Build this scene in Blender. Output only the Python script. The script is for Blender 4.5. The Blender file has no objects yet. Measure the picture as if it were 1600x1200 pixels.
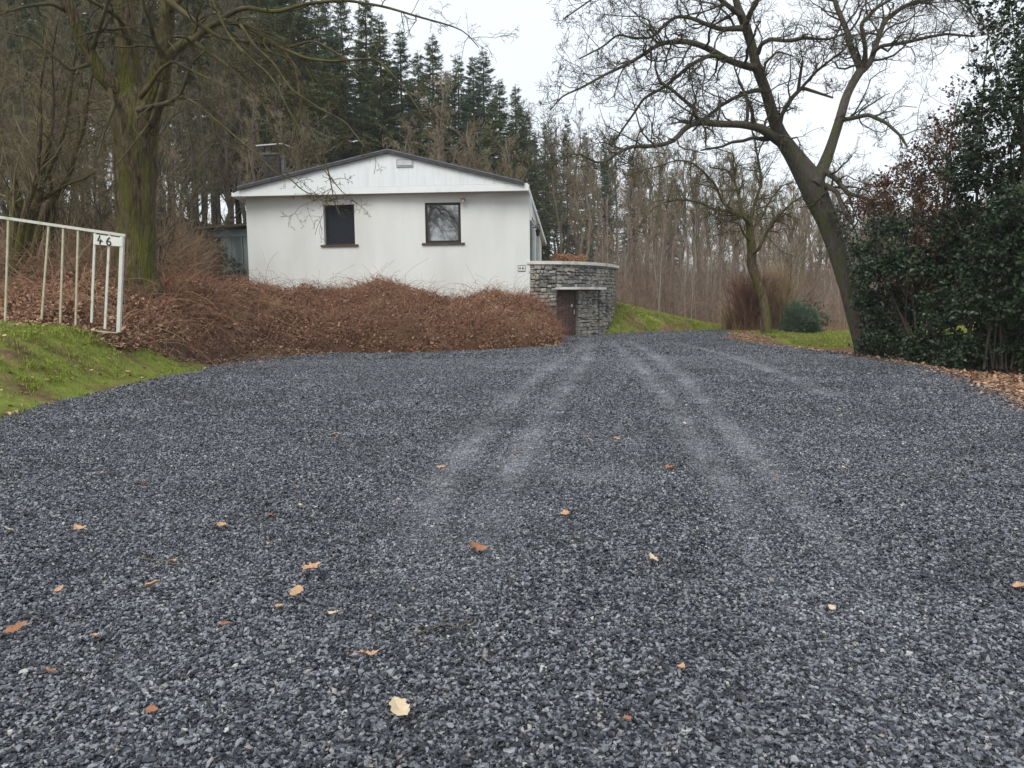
import bpy, math, random
import numpy as np
from mathutils import Matrix, Vector

# ------------------------------------------------------------------ camera, sky, sun, exposure
SC = bpy.context.scene
COL = SC.collection
FPX = 1209.0                       # focal length in pixels of a 1600 px wide frame
PITCH = math.atan(130.0 / FPX)
ROLL = math.radians(0.6)
CAM = np.array([0.0, 0.0, 1.5])
_f = np.array([0, math.cos(PITCH), -math.sin(PITCH)])
_r0 = np.array([1.0, 0, 0]); _u0 = np.array([0, math.sin(PITCH), math.cos(PITCH)])
_r = math.cos(ROLL) * _r0 - math.sin(ROLL) * _u0
_u = math.sin(ROLL) * _r0 + math.cos(ROLL) * _u0
cam_data = bpy.data.cameras.new('camera')
cam_data.sensor_width = 36.0
cam_data.lens = FPX / 1600.0 * 36.0
cam_data.clip_start = 0.05
cam_data.clip_end = 2000
cam = bpy.data.objects.new('camera', cam_data)
COL.objects.link(cam)
cam.matrix_world = Matrix(((_r[0], _u[0], -_f[0], CAM[0]), (_r[1], _u[1], -_f[1], CAM[1]), (_r[2], _u[2], -_f[2], CAM[2]), (0, 0, 0, 1)))
SC.camera = cam

SUN_ELEV, SUN_AZ = math.radians(48), math.radians(205)     # azimuth from north (+Y), clockwise: behind the camera, to its left
world = bpy.data.worlds.new('World'); SC.world = world; world.use_nodes = True
wn, wl = world.node_tree.nodes, world.node_tree.links
bg = wn['Background']; bg.inputs['Strength'].default_value = 0.1
sky = wn.new('ShaderNodeTexSky'); sky.sky_type = 'NISHITA'; sky.sun_disc = False
sky.sun_elevation = SUN_ELEV; sky.sun_rotation = SUN_AZ; sky.dust_density = 3.0
wtc = wn.new('ShaderNodeTexCoord'); wno = wn.new('ShaderNodeTexNoise')
wno.inputs['Scale'].default_value = 2.2; wno.inputs['Detail'].default_value = 4
wl.new(wtc.outputs['Generated'], wno.inputs['Vector'])
wr = wn.new('ShaderNodeValToRGB')                            # even cloud cover
wr.color_ramp.elements[0].position = 0.3; wr.color_ramp.elements[0].color = (6.5, 7.05, 7.6, 1)
wr.color_ramp.elements[1].position = 0.7; wr.color_ramp.elements[1].color = (7.4, 7.75, 8.1, 1)
wl.new(wno.outputs['Fac'], wr.inputs['Fac'])
wm = wn.new('ShaderNodeMixRGB'); wm.inputs['Fac'].default_value = 0.9
wl.new(sky.outputs['Color'], wm.inputs['Color1']); wl.new(wr.outputs['Color'], wm.inputs['Color2'])
wl.new(wm.outputs['Color'], bg.inputs['Color'])

sun_data = bpy.data.lights.new('sun', 'SUN'); sun_data.energy = 1.5; sun_data.angle = math.radians(35); sun_data.color = (1.0, 0.97, 0.92)
sun = bpy.data.objects.new('sun', sun_data); COL.objects.link(sun)
_sd = Vector((math.sin(SUN_AZ) * math.cos(SUN_ELEV), math.cos(SUN_AZ) * math.cos(SUN_ELEV), math.sin(SUN_ELEV)))
sun.rotation_euler = (-_sd).to_track_quat('-Z', 'Y').to_euler()
sun.location = (0, 0, 30)

SC.view_settings.view_transform = 'Standard'
SC.view_settings.look = 'None'
SC.view_settings.exposure = 0.64
SC.view_settings.gamma = 1.0
SC.view_settings.use_curve_mapping = False
SC.render.engine = 'CYCLES'
SC.cycles.max_bounces = 6
SC.cycles.diffuse_bounces = 3
SC.cycles.glossy_bounces = 2
SC.cycles.volume_bounces = 1
SC.cycles.use_denoising = True

# ------------------------------------------------------------------ helpers
RNG = np.random.default_rng(46)

def P(px, py, D):
    """World point seen at photograph pixel (px, py) at depth Y = D."""
    d = (px - 800.0) / FPX * _r - (py - 600.0) / FPX * _u + _f
    return CAM + d * (D / d[1])

def sstep(a, b, x):
    t = np.clip((np.asarray(x, float) - a) / (b - a), 0, 1)
    return t * t * (3 - 2 * t)

def zdrive(x, y):
    return 0.22 * sstep(1.5, 6.0, -np.asarray(x, float)) * (1 - sstep(13, 20, y))

def G(px, py):
    """Point of the drive's surface seen at a pixel."""
    d = (px - 800.0) / FPX * _r - (py - 600.0) / FPX * _u + _f
    z = 0.0
    for _ in range(12):
        t = (z - CAM[2]) / d[2]
        p = CAM + d * t
        z = float(zdrive(p[0], p[1]))
    return p

def norm(v):
    return v / np.maximum(np.linalg.norm(v, axis=-1, keepdims=True), 1e-9)

def vnoise(p, seed=0):
    """Value noise of an (...,n) point array with period-free integer hashing, 0..1."""
    p = np.asarray(p, float); i = np.floor(p).astype(np.int64); f = p - i; f = f * f * (3 - 2 * f)
    n = p.shape[-1]; out = 0
    for c in range(1 << n):
        w = 1.0; h = np.full(p.shape[:-1], seed * 7919 + 17, np.int64)
        for k in range(n):
            b = (c >> k) & 1
            w = w * (f[..., k] if b else 1 - f[..., k])
            h = (h * 31 + (i[..., k] + b) * (73856093, 19349663, 83492791)[k]) & 0x7fffffff
            h = (h ^ (h >> 13)) * 1274126177 & 0x7fffffff
        out = out + w * ((h >> 7) & 0xffff) / 65535.0
    return out

class MB:
    """Collects vertices, triangles and quads (and a tint per vertex) for ONE mesh."""
    def __init__(s): s.v = []; s.f = []; s.t = []; s.n = 0
    def add(s, V, F, tint=0.5):
        V = np.asarray(V, float).reshape(-1, 3); s.v.append(V)
        for q in (F if isinstance(F, list) and np.ndim(F[0]) == 2 else [F]):
            if len(q): s.f.append(np.asarray(q, np.int64) + s.n)
        s.t.append(np.broadcast_to(np.asarray(tint, float), (len(V),))); s.n += len(V)
        return s
    def box(s, x0, x1, y0, y1, z0, z1, tint=0.5):
        V = [(x, y, z) for z in (z0, z1) for y in (y0, y1) for x in (x0, x1)]
        return s.add(V, BOXF, tint)
    def hexa(s, V, tint=0.5):                     # 8 corners in the order of box()
        return s.add(V, BOXF, tint)
    def mesh(s, name, smooth=False):
        V = np.concatenate(s.v); me = bpy.data.meshes.new(name)
        me.vertices.add(len(V)); me.vertices.foreach_set('co', V.astype(np.float32).ravel())
        if s.f:
            loops = np.concatenate([q.ravel() for q in s.f])
            sizes = np.concatenate([np.full(len(q), q.shape[1]) for q in s.f])
            starts = np.concatenate(([0], np.cumsum(sizes)[:-1]))
            me.loops.add(len(loops)); me.loops.foreach_set('vertex_index', loops.astype(np.int32))
            me.polygons.add(len(sizes)); me.polygons.foreach_set('loop_start', starts.astype(np.int32))
            me.update(calc_edges=True)
            me.polygons.foreach_set('use_smooth', np.full(len(sizes), bool(smooth)))
        a = me.attributes.new('tint', 'FLOAT', 'POINT')
        a.data.foreach_set('value', np.concatenate(s.t).astype(np.float32))
        me.validate(); me.update()
        return me
BOXF = np.array([(0, 2, 3, 1), (4, 5, 7, 6), (0, 1, 5, 4), (2, 6, 7, 3), (0, 4, 6, 2), (1, 3, 7, 5)])

def empty(name, loc=(0, 0, 0), rz=0.0):
    o = bpy.data.objects.new(name, None); COL.objects.link(o)
    o.location = loc; o.rotation_euler = (0, 0, rz); o.empty_display_size = 0.2
    return o

def tag(o, label=None, cat=None, group=None, kind=None):
    for k, v in (('label', label), ('category', cat), ('group', group), ('kind', kind)):
        if v: o[k] = v
    return o

def obj(name, me, mat=None, parent=None, loc=None, smooth=False, local=False):
    """Link a mesh (or MB, given in world coordinates unless local) as one object."""
    if isinstance(me, MB):
        if parent is not None and not local:
            off = np.array(parent.location)
            if parent.parent is not None: off = off + np.array(parent.parent.location)
            me.v = [v - off for v in me.v]
        elif loc is not None and not local:
            me.v = [v - np.asarray(loc) for v in me.v]
        me = me.mesh(name, smooth)
    if mat and not me.materials: me.materials.append(mat); mat = None
    o = bpy.data.objects.new(name, me); COL.objects.link(o)
    if mat and me.materials[0] is not mat: o.material_slots[0].link = 'OBJECT'; o.material_slots[0].material = mat
    if parent is not None: o.parent = parent
    if loc is not None: o.location = loc
    return o

def copy_tree(o, parent=None):
    c = o.copy(); COL.objects.link(c); c.parent = parent
    for ch in list(o.children): copy_tree(ch, c)
    return c

# ---- materials
def M(name, c1, c2=None, scale=6.0, rough=0.8, bump=0.0, bscale=None, tint=None, stretch=None, spec=0.3, c3=None, c3s=1.5, c3t=(0.5, 0.62), metallic=0.0, coat=0.0, world=False, sheen=0):
    """Procedural material: c1..c2 mixed by noise (and by the tint attribute when tint is a weight), patches of c3."""
    m = bpy.data.materials.new(name); m.use_nodes = True
    n, l = m.node_tree.nodes, m.node_tree.links
    b = n['Principled BSDF']; b.inputs['Roughness'].default_value = rough
    b.inputs['Specular IOR Level'].default_value = spec; b.inputs['Metallic'].default_value = metallic
    b.inputs['Coat Weight'].default_value = coat
    c2 = c2 or tuple(min(1, x * 1.25) for x in c1)
    if world:
        tc = n.new('ShaderNodeNewGeometry'); co = tc.outputs['Position']
    else:
        tc = n.new('ShaderNodeTexCoord'); co = tc.outputs['Object']
    if stretch:
        mp = n.new('ShaderNodeMapping'); mp.inputs['Scale'].default_value = stretch
        l.new(co, mp.inputs['Vector']); co = mp.outputs['Vector']
    no = n.new('ShaderNodeTexNoise'); no.inputs['Scale'].default_value = scale; no.inputs['Detail'].default_value = 6
    no.inputs['Roughness'].default_value = 0.65
    l.new(co, no.inputs['Vector'])
    mr = n.new('ShaderNodeMapRange'); mr.inputs['From Min'].default_value = 0.3; mr.inputs['From Max'].default_value = 0.7
    l.new(no.outputs['Fac'], mr.inputs['Value']); fac = mr.outputs['Result']
    if tint:
        at = n.new('ShaderNodeAttribute'); at.attribute_name = 'tint'
        mx = n.new('ShaderNodeMix'); mx.data_type = 'FLOAT'; mx.inputs['Factor'].default_value = tint
        l.new(fac, mx.inputs['A']); l.new(at.outputs['Fac'], mx.inputs['B']); fac = mx.outputs['Result']
    mc = n.new('ShaderNodeMixRGB'); mc.inputs['Color1'].default_value = (*c1, 1); mc.inputs['Color2'].default_value = (*c2, 1)
    l.new(fac, mc.inputs['Fac']); colr = mc.outputs['Color']
    if c3:
        n3 = n.new('ShaderNodeTexNoise'); n3.inputs['Scale'].default_value = c3s; n3.inputs['Detail'].default_value = 5
        l.new(co, n3.inputs['Vector'])
        r3 = n.new('ShaderNodeMapRange'); r3.inputs['From Min'].default_value = c3t[0]; r3.inputs['From Max'].default_value = c3t[1]
        l.new(n3.outputs['Fac'], r3.inputs['Value'])
        m3 = n.new('ShaderNodeMixRGB'); m3.inputs['Color2'].default_value = (*c3, 1)
        l.new(r3.outputs['Result'], m3.inputs['Fac']); l.new(colr, m3.inputs['Color1']); colr = m3.outputs['Color']
    l.new(colr, b.inputs['Base Color'])
    if bump:
        nb = n.new('ShaderNodeTexNoise'); nb.inputs['Scale'].default_value = bscale or scale * 2; nb.inputs['Detail'].default_value = 5
        l.new(co, nb.inputs['Vector'])
        bp = n.new('ShaderNodeBump'); bp.inputs['Strength'].default_value = 1.0; bp.inputs['Distance'].default_value = bump
        l.new(nb.outputs['Fac'], bp.inputs['Height']); l.new(bp.outputs['Normal'], b.inputs['Normal'])
    return m

# ---- branches, leaves
def tubes(Pt, R, S=3, mult=None):
    Pt = np.asarray(Pt, float); R = np.asarray(R, float)
    B, K, _ = Pt.shape
    T = norm(np.gradient(Pt, axis=1))
    d = norm(Pt[:, -1] - Pt[:, 0])
    ref = np.where(np.abs(d[:, 2:3]) > 0.8, np.array([[1.0, 0.13, 0]]), np.array([[0.1, 0.07, 1.0]]))
    n1 = norm(np.cross(T, ref[:, None, :])); n2 = np.cross(T, n1)
    a = np.arange(S) * 2 * math.pi / S
    rr = R[:, :, None] * (1 if mult is None else mult)
    rr = np.broadcast_to(rr, (B, K, S))[..., None]
    V = Pt[:, :, None, :] + rr * (np.cos(a)[None, None, :, None] * n1[:, :, None, :] + np.sin(a)[None, None, :, None] * n2[:, :, None, :])
    b, k, s = np.meshgrid(np.arange(B), np.arange(K - 1), np.arange(S), indexing='ij')
    i0 = (b * K + k) * S + s; i1 = (b * K + k) * S + (s + 1) % S
    F = np.stack([i0, i1, i1 + S, i0 + S], -1).reshape(-1, 4)
    return V.reshape(-1, 3), F

def resample(pts, K):
    pts = np.asarray(pts, float)
    s = np.concatenate(([0], np.cumsum(np.linalg.norm(np.diff(pts[:, :3], axis=0), axis=1))))
    t = np.linspace(0, s[-1], K)
    q = np.stack([np.interp(t, s, pts[:, k]) for k in range(pts.shape[1])], -1)
    for _ in range(1 if K > 24 else 2): q[1:-1] = 0.25 * q[:-2] + 0.5 * q[1:-1] + 0.25 * q[2:]
    return q

def grow(rng, Pt, R, counts, lr, ang, K=5, wig=0.2, up=0.0, t0=0.15, t1=1.0, rr=0.55, rmin=0.004, taper=0.35, absl=None, env=0.5):
    """Children of branches (B,K,3): counts per parent, length lr x parent's (or absl), angle range in degrees."""
    B, K0, _ = Pt.shape
    idx = np.repeat(np.arange(B), np.broadcast_to(counts, (B,)))
    N = len(idx); t = rng.uniform(t0, t1, N) * (K0 - 1)
    i = np.minimum(t.astype(int), K0 - 2); f = (t - i)[:, None]
    pos = Pt[idx, i] * (1 - f) + Pt[idx, i + 1] * f
    tan = norm(Pt[idx, i + 1] - Pt[idx, i])
    r0 = R[idx, i] * (1 - f[:, 0]) + R[idx, i + 1] * f[:, 0]
    plen = np.linalg.norm(np.diff(Pt, axis=1), axis=2).sum(1)[idx]
    L = (rng.uniform(*absl, N) if absl else plen * rng.uniform(*lr, N)) * (1 - env * t / (K0 - 1))
    perp = norm(np.cross(tan, norm(rng.normal(size=(N, 3)))))
    a = np.radians(rng.uniform(*ang, N))[:, None]
    d = norm(np.cos(a) * tan + np.sin(a) * perp + np.array([0, 0, up]))
    Q = np.empty((N, K, 3)); Q[:, 0] = pos
    for k in range(1, K):
        d = norm(d + wig * rng.normal(size=(N, 3)) + np.array([0, 0, up * 0.4]))
        Q[:, k] = Q[:, k - 1] + d * (L / (K - 1))[:, None]
    ra = np.maximum(r0 * rr * rng.uniform(0.7, 1.0, N), rmin)
    RR = np.maximum(ra[:, None] * np.linspace(1, taper, K)[None], rmin * 0.7)
    return Q, RR

def leafs(c, d, n, L, W, fold=0.25):
    """Folded two-triangle leaves at c pointing along d, with normals near n."""
    c = np.asarray(c, float); N = len(c)
    L = np.broadcast_to(L, (N,))[:, None]; W = np.broadcast_to(W, (N,))[:, None]
    s = norm(np.cross(d, n)); n = norm(np.cross(s, d))
    V = np.stack([c, c + d * L * 0.45 + s * W + n * W * fold, c + d * L - n * L * 0.1 * fold, c + d * L * 0.5 - s * W + n * W * fold], 1)
    b = np.arange(N)[:, None] * 4
    F = np.concatenate([b + np.array([[0, 1, 2]]), b + np.array([[0, 2, 3]])])
    return V.reshape(-1, 3), F

def rdir(rng, N, zs=1.0):
    v = rng.normal(size=(N, 3)); v[:, 2] *= zs
    return norm(v)

def limb(pix, D0, D1, bow=0.0, K=34):
    """A limb traced as (px, py, radius px) with its depth running from D0 to D1."""
    n = len(pix); out = []
    for i, (px, py, r) in enumerate(pix):
        t = i / max(1, n - 1); D = D0 + (D1 - D0) * t + bow * math.sin(math.pi * t)
        p = P(px, py, D); out.append((*p, r * D / FPX))
    q = resample(out, K)
    return q[:, :3], q[:, 3]

def scatter(name, pts, rot, scl, idx, tint, sources, tag_kw):
    """Uncountable stuff: small meshes instanced on points with geometry nodes."""
    me = bpy.data.meshes.new(name)
    me.vertices.add(len(pts)); me.vertices.foreach_set('co', np.asarray(pts, np.float32).ravel())
    for nm, ty, dat in (('rot', 'FLOAT_VECTOR', rot), ('scl', 'FLOAT_VECTOR', scl)):
        a = me.attributes.new(nm, ty, 'POINT'); a.data.foreach_set('vector', np.asarray(dat, np.float32).ravel())
    a = me.attributes.new('idx', 'INT', 'POINT'); a.data.foreach_set('value', np.asarray(idx, np.int32))
    a = me.attributes.new('tint', 'FLOAT', 'POINT'); a.data.foreach_set('value', np.asarray(tint, np.float32))
    o = bpy.data.objects.new(name, me); COL.objects.link(o)
    src = bpy.data.collections.new(name + '_source')
    for s in sources: src.objects.link(s)
    ng = bpy.data.node_groups.new(name, 'GeometryNodeTree')
    ng.interface.new_socket('Geometry', in_out='INPUT', socket_type='NodeSocketGeometry')
    ng.interface.new_socket('Geometry', in_out='OUTPUT', socket_type='NodeSocketGeometry')
    n, l = ng.nodes, ng.links
    gi, go = n.new('NodeGroupInput'), n.new('NodeGroupOutput')
    ci = n.new('GeometryNodeCollectionInfo'); ci.inputs['Collection'].default_value = src
    ci.inputs['Separate Children'].default_value = True; ci.inputs['Reset Children'].default_value = True
    ip = n.new('GeometryNodeInstanceOnPoints'); ip.inputs['Pick Instance'].default_value = True
    def attr(nm, ty):
        x = n.new('GeometryNodeInputNamedAttribute'); x.data_type = ty; x.inputs['Name'].default_value = nm
        return x.outputs['Attribute']
    l.new(gi.outputs[0], ip.inputs['Points']); l.new(ci.outputs[0], ip.inputs['Instance'])
    l.new(attr('idx', 'INT'), ip.inputs['Instance Index'])
    e2r = n.new('FunctionNodeEulerToRotation'); l.new(attr('rot', 'FLOAT_VECTOR'), e2r.inputs[0])
    l.new(e2r.outputs[0], ip.inputs['Rotation']); l.new(attr('scl', 'FLOAT_VECTOR'), ip.inputs['Scale'])
    l.new(ip.outputs[0], go.inputs[0])
    md = o.modifiers.new('scatter', 'NODES'); md.node_group = ng
    return tag(o, **tag_kw)

def src_obj(name, mb, mat, smooth=False):
    me = mb.mesh(name, smooth); me.materials.append(mat)
    return bpy.data.objects.new(name, me)

# ------------------------------------------------------------------ terrain
left_px = [(0, 657), (40, 646), (75, 633), (140, 622), (170, 610), (205, 603), (245, 592), (262, 588), (300, 584), (312, 577), (340, 571), (362, 565)]
LE = [G(*p)[:2] for p in left_px]
LE += [G(*p)[:2] for p in [(400, 562), (520, 554), (640, 552), (760, 548), (850, 543), (884, 540)]]
LE = [(LE[0][0] - 1.6, -14.0), (LE[0][0] - 0.9, 4.0)] + [tuple(p) for p in LE]
LE += [(1.3, 29.0), (0.9, 31.0), (0.9, 33.4), (4.0, 33.6), (5.6, 34.7), (10.0, 36.8)]
RE = [(1600, 641), (1560, 617), (1500, 590), (1440, 574), (1340, 556), (1260, 546), (1180, 538), (1142, 531)]
RE = [(8.6, -14.0), (7.9, 4.0), (7.5, 8.5)] + [tuple(G(*p)[:2]) for p in RE] + [(10.6, 36.8)]
LEa = np.array(LE); REa = np.array(RE)
LEa[:, 1] = np.maximum.accumulate(LEa[:, 1] + np.arange(len(LEa)) * 1e-4); REa[:, 1] = np.maximum.accumulate(REa[:, 1] + np.arange(len(REa)) * 1e-4)
def xl(y): return np.interp(y, LEa[:, 1], LEa[:, 0])
def xr(y): return np.interp(y, REa[:, 1], REa[:, 0])
DRIVE_END = 36.8
_edge = []
for a in (LEa, REa):
    yy = np.linspace(-14, DRIVE_END, 240); _edge.append(np.stack([np.interp(yy, a[:, 1], a[:, 0]), yy], -1))
_edge.append(np.stack([np.linspace(10, 10.6, 4), np.full(4, DRIVE_END)], -1))
_edge = np.concatenate(_edge)

def inside_drive(x, y):
    return (x > xl(y)) & (x < xr(y)) & (y < DRIVE_END) & (y > -14)

def edge_dist(x, y):
    x = np.asarray(x, float); y = np.asarray(y, float); sh = x.shape; x = x.ravel(); y = y.ravel()
    out = np.empty(len(x))
    for i in range(0, len(x), 4000):
        dx = x[i:i + 4000, None] - _edge[None, :, 0]; dy = y[i:i + 4000, None] - _edge[None, :, 1]
        out[i:i + 4000] = np.sqrt((dx * dx + dy * dy).min(1))
    return out.reshape(sh)

BASE = {}                                              # bramble front line: px -> (py, D)
bramble_base = [(-60, 512, 13.9), (0, 508, 13.8), (100, 512, 13.6), (190, 521, 13.7), (250, 537, 15.6), (310, 550, 18.0), (355, 557, 20.0)]
bramble_base = [P(*b) for b in bramble_base] + [G(x, y) for x, y in [(400, 557), (520, 550), (640, 549), (760, 545), (850, 540), (876, 538)]]
bramble_px = [-60, 0, 100, 190, 250, 310, 355, 400, 520, 640, 760, 850, 876]
top_px = [(-60, 452), (40, 445), (100, 432), (150, 440), (190, 452), (240, 449), (262, 432), (300, 437), (330, 441), (390, 437), (450, 447), (500, 455), (560, 438), (600, 432), (650, 446), (692, 467), (722, 459), (780, 456), (830, 465), (858, 484), (876, 514)]

CT = [tuple(b) for b in bramble_base[:7]]
CT += [tuple(P(*c)) for c in [(188, 520, 13.0), (90, 512, 13.0), (0, 504, 13.0), (-150, 495, 13.0),
       (215, 445, 18.0), (30, 428, 18.0), (90, 430, 21.0), (-120, 430, 18), (300, 440, 24.0),
       (340, 437, 35.0), (200, 400, 30), (0, 395, 30), (-200, 390, 30), (300, 375, 45), (100, 365, 45), (-150, 360, 45),
       (300, 342, 58), (100, 338, 58), (-200, 330, 58), (-500, 330, 58), (420, 380, 58),
       (960, 478, 38.0), (1040, 493, 39.5), (1100, 507, 39), (1130, 513, 39), (980, 482, 43), (1100, 503, 44),
       (1250, 519, 36), (1330, 522, 36), (1300, 530, 31), (1400, 545, 26)]]
CT += [(-12, 9, 0.75), (-16, 4, 0.8), (-10, 0, .4), (-12, -12, .4), (-25, 10, 1.8), (-30, 0, 1.6), (-9, 25, 1.3), (-5, 28, 1.1), (-1, 29, 0.7), (-10, 31, 2.0), (-12, 40, 3.2), (-6, 46, 3.0), (2, 46, 2.6),
       (2, 40, 2.2), (-5, 58, 3.6), (10, 58, 1.6), (22, 58, 0.9), (40, 58, 1.0), (25, 45, 0.2), (20, 30, 0.15), (14, 20, 0.12), (11, 13, 0.08), (10, 6, 0.06), (20, 8, 0.25), (12, -12, 0.2), (30, 10, .4), (45, 35, .6),
       (-60, 30, 5), (-60, 60, 9), (-20, 72, 5.5), (-60, 85, 3), (0, 75, 4.5), (30, 80, 1.6), (60, 80, 1.8), (20, 110, 4), (60, 110, 4), (-20, 110, 2.5), (-60, 120, 0), (90, 60, 3), (90, 0, 1), (-90, 0, 4), (0, -60, 1), (80, -60, 1), (-80, -60, 2), (0, 160, 6), (100, 160, 7), (-100, 160, -4)]
CT = np.array(CT)
def _phi(r2): return 0.5 * r2 * np.log(np.maximum(r2, 1e-9))
_n = len(CT); _A = np.zeros((_n + 3, _n + 3)); _s = 0.05
_d2 = ((CT[:, None, :2] - CT[None, :, :2]) ** 2).sum(-1) * _s * _s
_A[:_n, :_n] = _phi(_d2) + np.eye(_n) * 0.002; _A[:_n, _n:] = np.c_[np.ones(_n), CT[:, :2] * _s]; _A[_n:, :_n] = _A[:_n, _n:].T
_W = np.linalg.solve(_A, np.r_[CT[:, 2], 0, 0, 0])
def tps(x, y):
    sh = np.shape(x); x = np.asarray(x, float).ravel() * _s; y = np.asarray(y, float).ravel() * _s
    d2 = (x[:, None] - CT[None, :, 0] * _s) ** 2 + (y[:, None] - CT[None, :, 1] * _s) ** 2
    return (_phi(d2) @ _W[:_n] + _W[_n] + _W[_n + 1] * x + _W[_n + 2] * y).reshape(sh)
def terr(x, y):
    x = np.asarray(x, float); y = np.asarray(y, float)
    d = np.where(inside_drive(x, y), 0, edge_dist(x, y)); w = sstep(0, 1.2, d)
    H = tps(x, y)
    far = sstep(150, 260, np.hypot(x, y - 30))
    return (zdrive(x, y) * (1 - w) + H * w) * (1 - far) + 4 * far
def T1(x, y): return float(terr(np.array([x]), np.array([y]))[0])

MAT = {}
def warp(a, b, n, c, k):
    t = np.linspace(math.asinh((a - c) / k), math.asinh((b - c) / k), n); return np.sinh(t) * k + c
gx = warp(-600, 600, 225, 0, 9); gy = warp(-300, 900, 260, 18, 9)
GX, GY = np.meshgrid(gx, gy); GZ = terr(GX, GY)
ins = inside_drive(GX, GY) & (edge_dist(GX, GY) > 0.5)
GZ = GZ + 0.05 * (vnoise(np.stack([GX * 1.3, GY * 1.3], -1)) - 0.5) * (edge_dist(GX, GY) > 0.3) - 0.06 * ins
_bb = np.array(bramble_base)
def lawn_mask(x, y):
    x = np.asarray(x, float); y = np.asarray(y, float)
    nz = 0.8 * (vnoise(np.stack([x * 1.1, y * 1.1], -1), 3) - 0.5)
    lft = (x < xl(y) + 0.1) & (y < np.interp(x, _bb[:, 0], _bb[:, 1]) - 0.15 + nz * 0.5) & (y < 20) & (x > -40)
    bank = (x > 3) & (x < 12.0) & (y > 33.2) & (y < 42.2 + nz) & ~inside_drive(x, y)
    rgt = (x > 10.6) & (x < 30) & (y > 27.5 + nz) & (y < 39 + nz) & (x - xr(y) > 1.1 + nz)
    pat = vnoise(np.stack([x * 1.7, y * 1.7], -1), 51) + .35 * (vnoise(np.stack([x * 5, y * 5], -1), 52) - .5)
    bank &= (pat > .4) | (y > 37.2); lft &= pat > .2; rgt &= pat > .22
    return (lft | bank | rgt).astype(float)
GM = lawn_mask(GX, GY)
ny, nx = GX.shape
vi = np.arange(ny * nx).reshape(ny, nx)
gF = np.stack([vi[:-1, :-1], vi[:-1, 1:], vi[1:, 1:], vi[1:, :-1]], -1).reshape(-1, 4)

def ground_mat():
    m = bpy.data.materials.new('ground_soil_and_turf'); m.use_nodes = True
    n, l = m.node_tree.nodes, m.node_tree.links; b = n['Principled BSDF']; b.inputs['Roughness'].default_value = 0.95; b.inputs['Specular IOR Level'].default_value = 0.1
    g = n.new('ShaderNodeNewGeometry')
    def noise(s, d=6):
        x = n.new('ShaderNodeTexNoise'); x.inputs['Scale'].default_value = s; x.inputs['Detail'].default_value = d; x.inputs['Roughness'].default_value = 0.7; l.new(g.outputs['Position'], x.inputs['Vector']); return x.outputs['Fac']
    def ramp(f, a, b_, ca, cb):
        r = n.new('ShaderNodeValToRGB'); r.color_ramp.elements[0].position = a; r.color_ramp.elements[1].position = b_
        r.color_ramp.elements[0].color = (*ca, 1); r.color_ramp.elements[1].color = (*cb, 1); l.new(f, r.inputs['Fac']); return r.outputs['Color']
    lit = ramp(noise(9), 0.35, 0.68, (0.07, 0.042, 0.026), (0.24, 0.15, 0.09))
    grs = ramp(noise(5), 0.3, 0.7, (0.11, 0.145, 0.025), (0.25, 0.28, 0.06))
    soil = ramp(noise(1.4), 0.56, 0.68, (0, 0, 0), (1, 1, 1))
    at = n.new('ShaderNodeAttribute'); at.attribute_name = 'tint'
    mm = n.new('ShaderNodeMath'); mm.operation = 'SUBTRACT'; mm.use_clamp = True; l.new(at.outputs['Fac'], mm.inputs[0]); 
    ms = n.new('ShaderNodeMath'); ms.operation = 'MULTIPLY'; ms.inputs[1].default_value = 0.6; l.new(soil, ms.inputs[0]); l.new(ms.outputs[0], mm.inputs[1])
    mx = n.new('ShaderNodeMixRGB'); l.new(mm.outputs[0], mx.inputs['Fac']); l.new(lit, mx.inputs['Color1']); l.new(grs, mx.inputs['Color2'])
    l.new(mx.outputs['Color'], b.inputs['Base Color'])
    bp = n.new('ShaderNodeBump'); bp.inputs['Distance'].default_value = 0.05; l.new(noise(14), bp.inputs['Height']); l.new(bp.outputs['Normal'], b.inputs['Normal'])
    return m
mb = MB().add(np.stack([GX, GY, GZ], -1), gF, GM.ravel())
tag(obj('ground', mb, ground_mat(), smooth=True), kind='structure')

# ---- gravel drive: sheet plus real stones near the camera
TRK = [[(735, 1000), (760, 850), (790, 760), (830, 680), (880, 610), (915, 565), (925, 535)], [(620, 1000), (650, 850), (690, 760), (745, 680), (800, 620), (860, 575), (905, 548), (918, 530)],
       [(1400, 1000), (1300, 850), (1200, 740), (1120, 650), (1065, 590), (1020, 555), (985, 535)], [(1250, 1000), (1180, 850), (1130, 760), (1080, 680), (1030, 610), (990, 565), (955, 535)],
       [(1300, 620), (1230, 590), (1150, 560), (1060, 537)]]
TRKW = [np.concatenate([np.stack([np.linspace(a[0], b[0], max(4, int(np.hypot(b[0] - a[0], b[1] - a[1]) / .09))), np.linspace(a[1], b[1], max(4, int(np.hypot(b[0] - a[0], b[1] - a[1]) / .09)))], -1) for a, b in zip(w[:-1], w[1:])]) for w in [[G(*p)[:2] for p in t] for t in TRK]]
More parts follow.
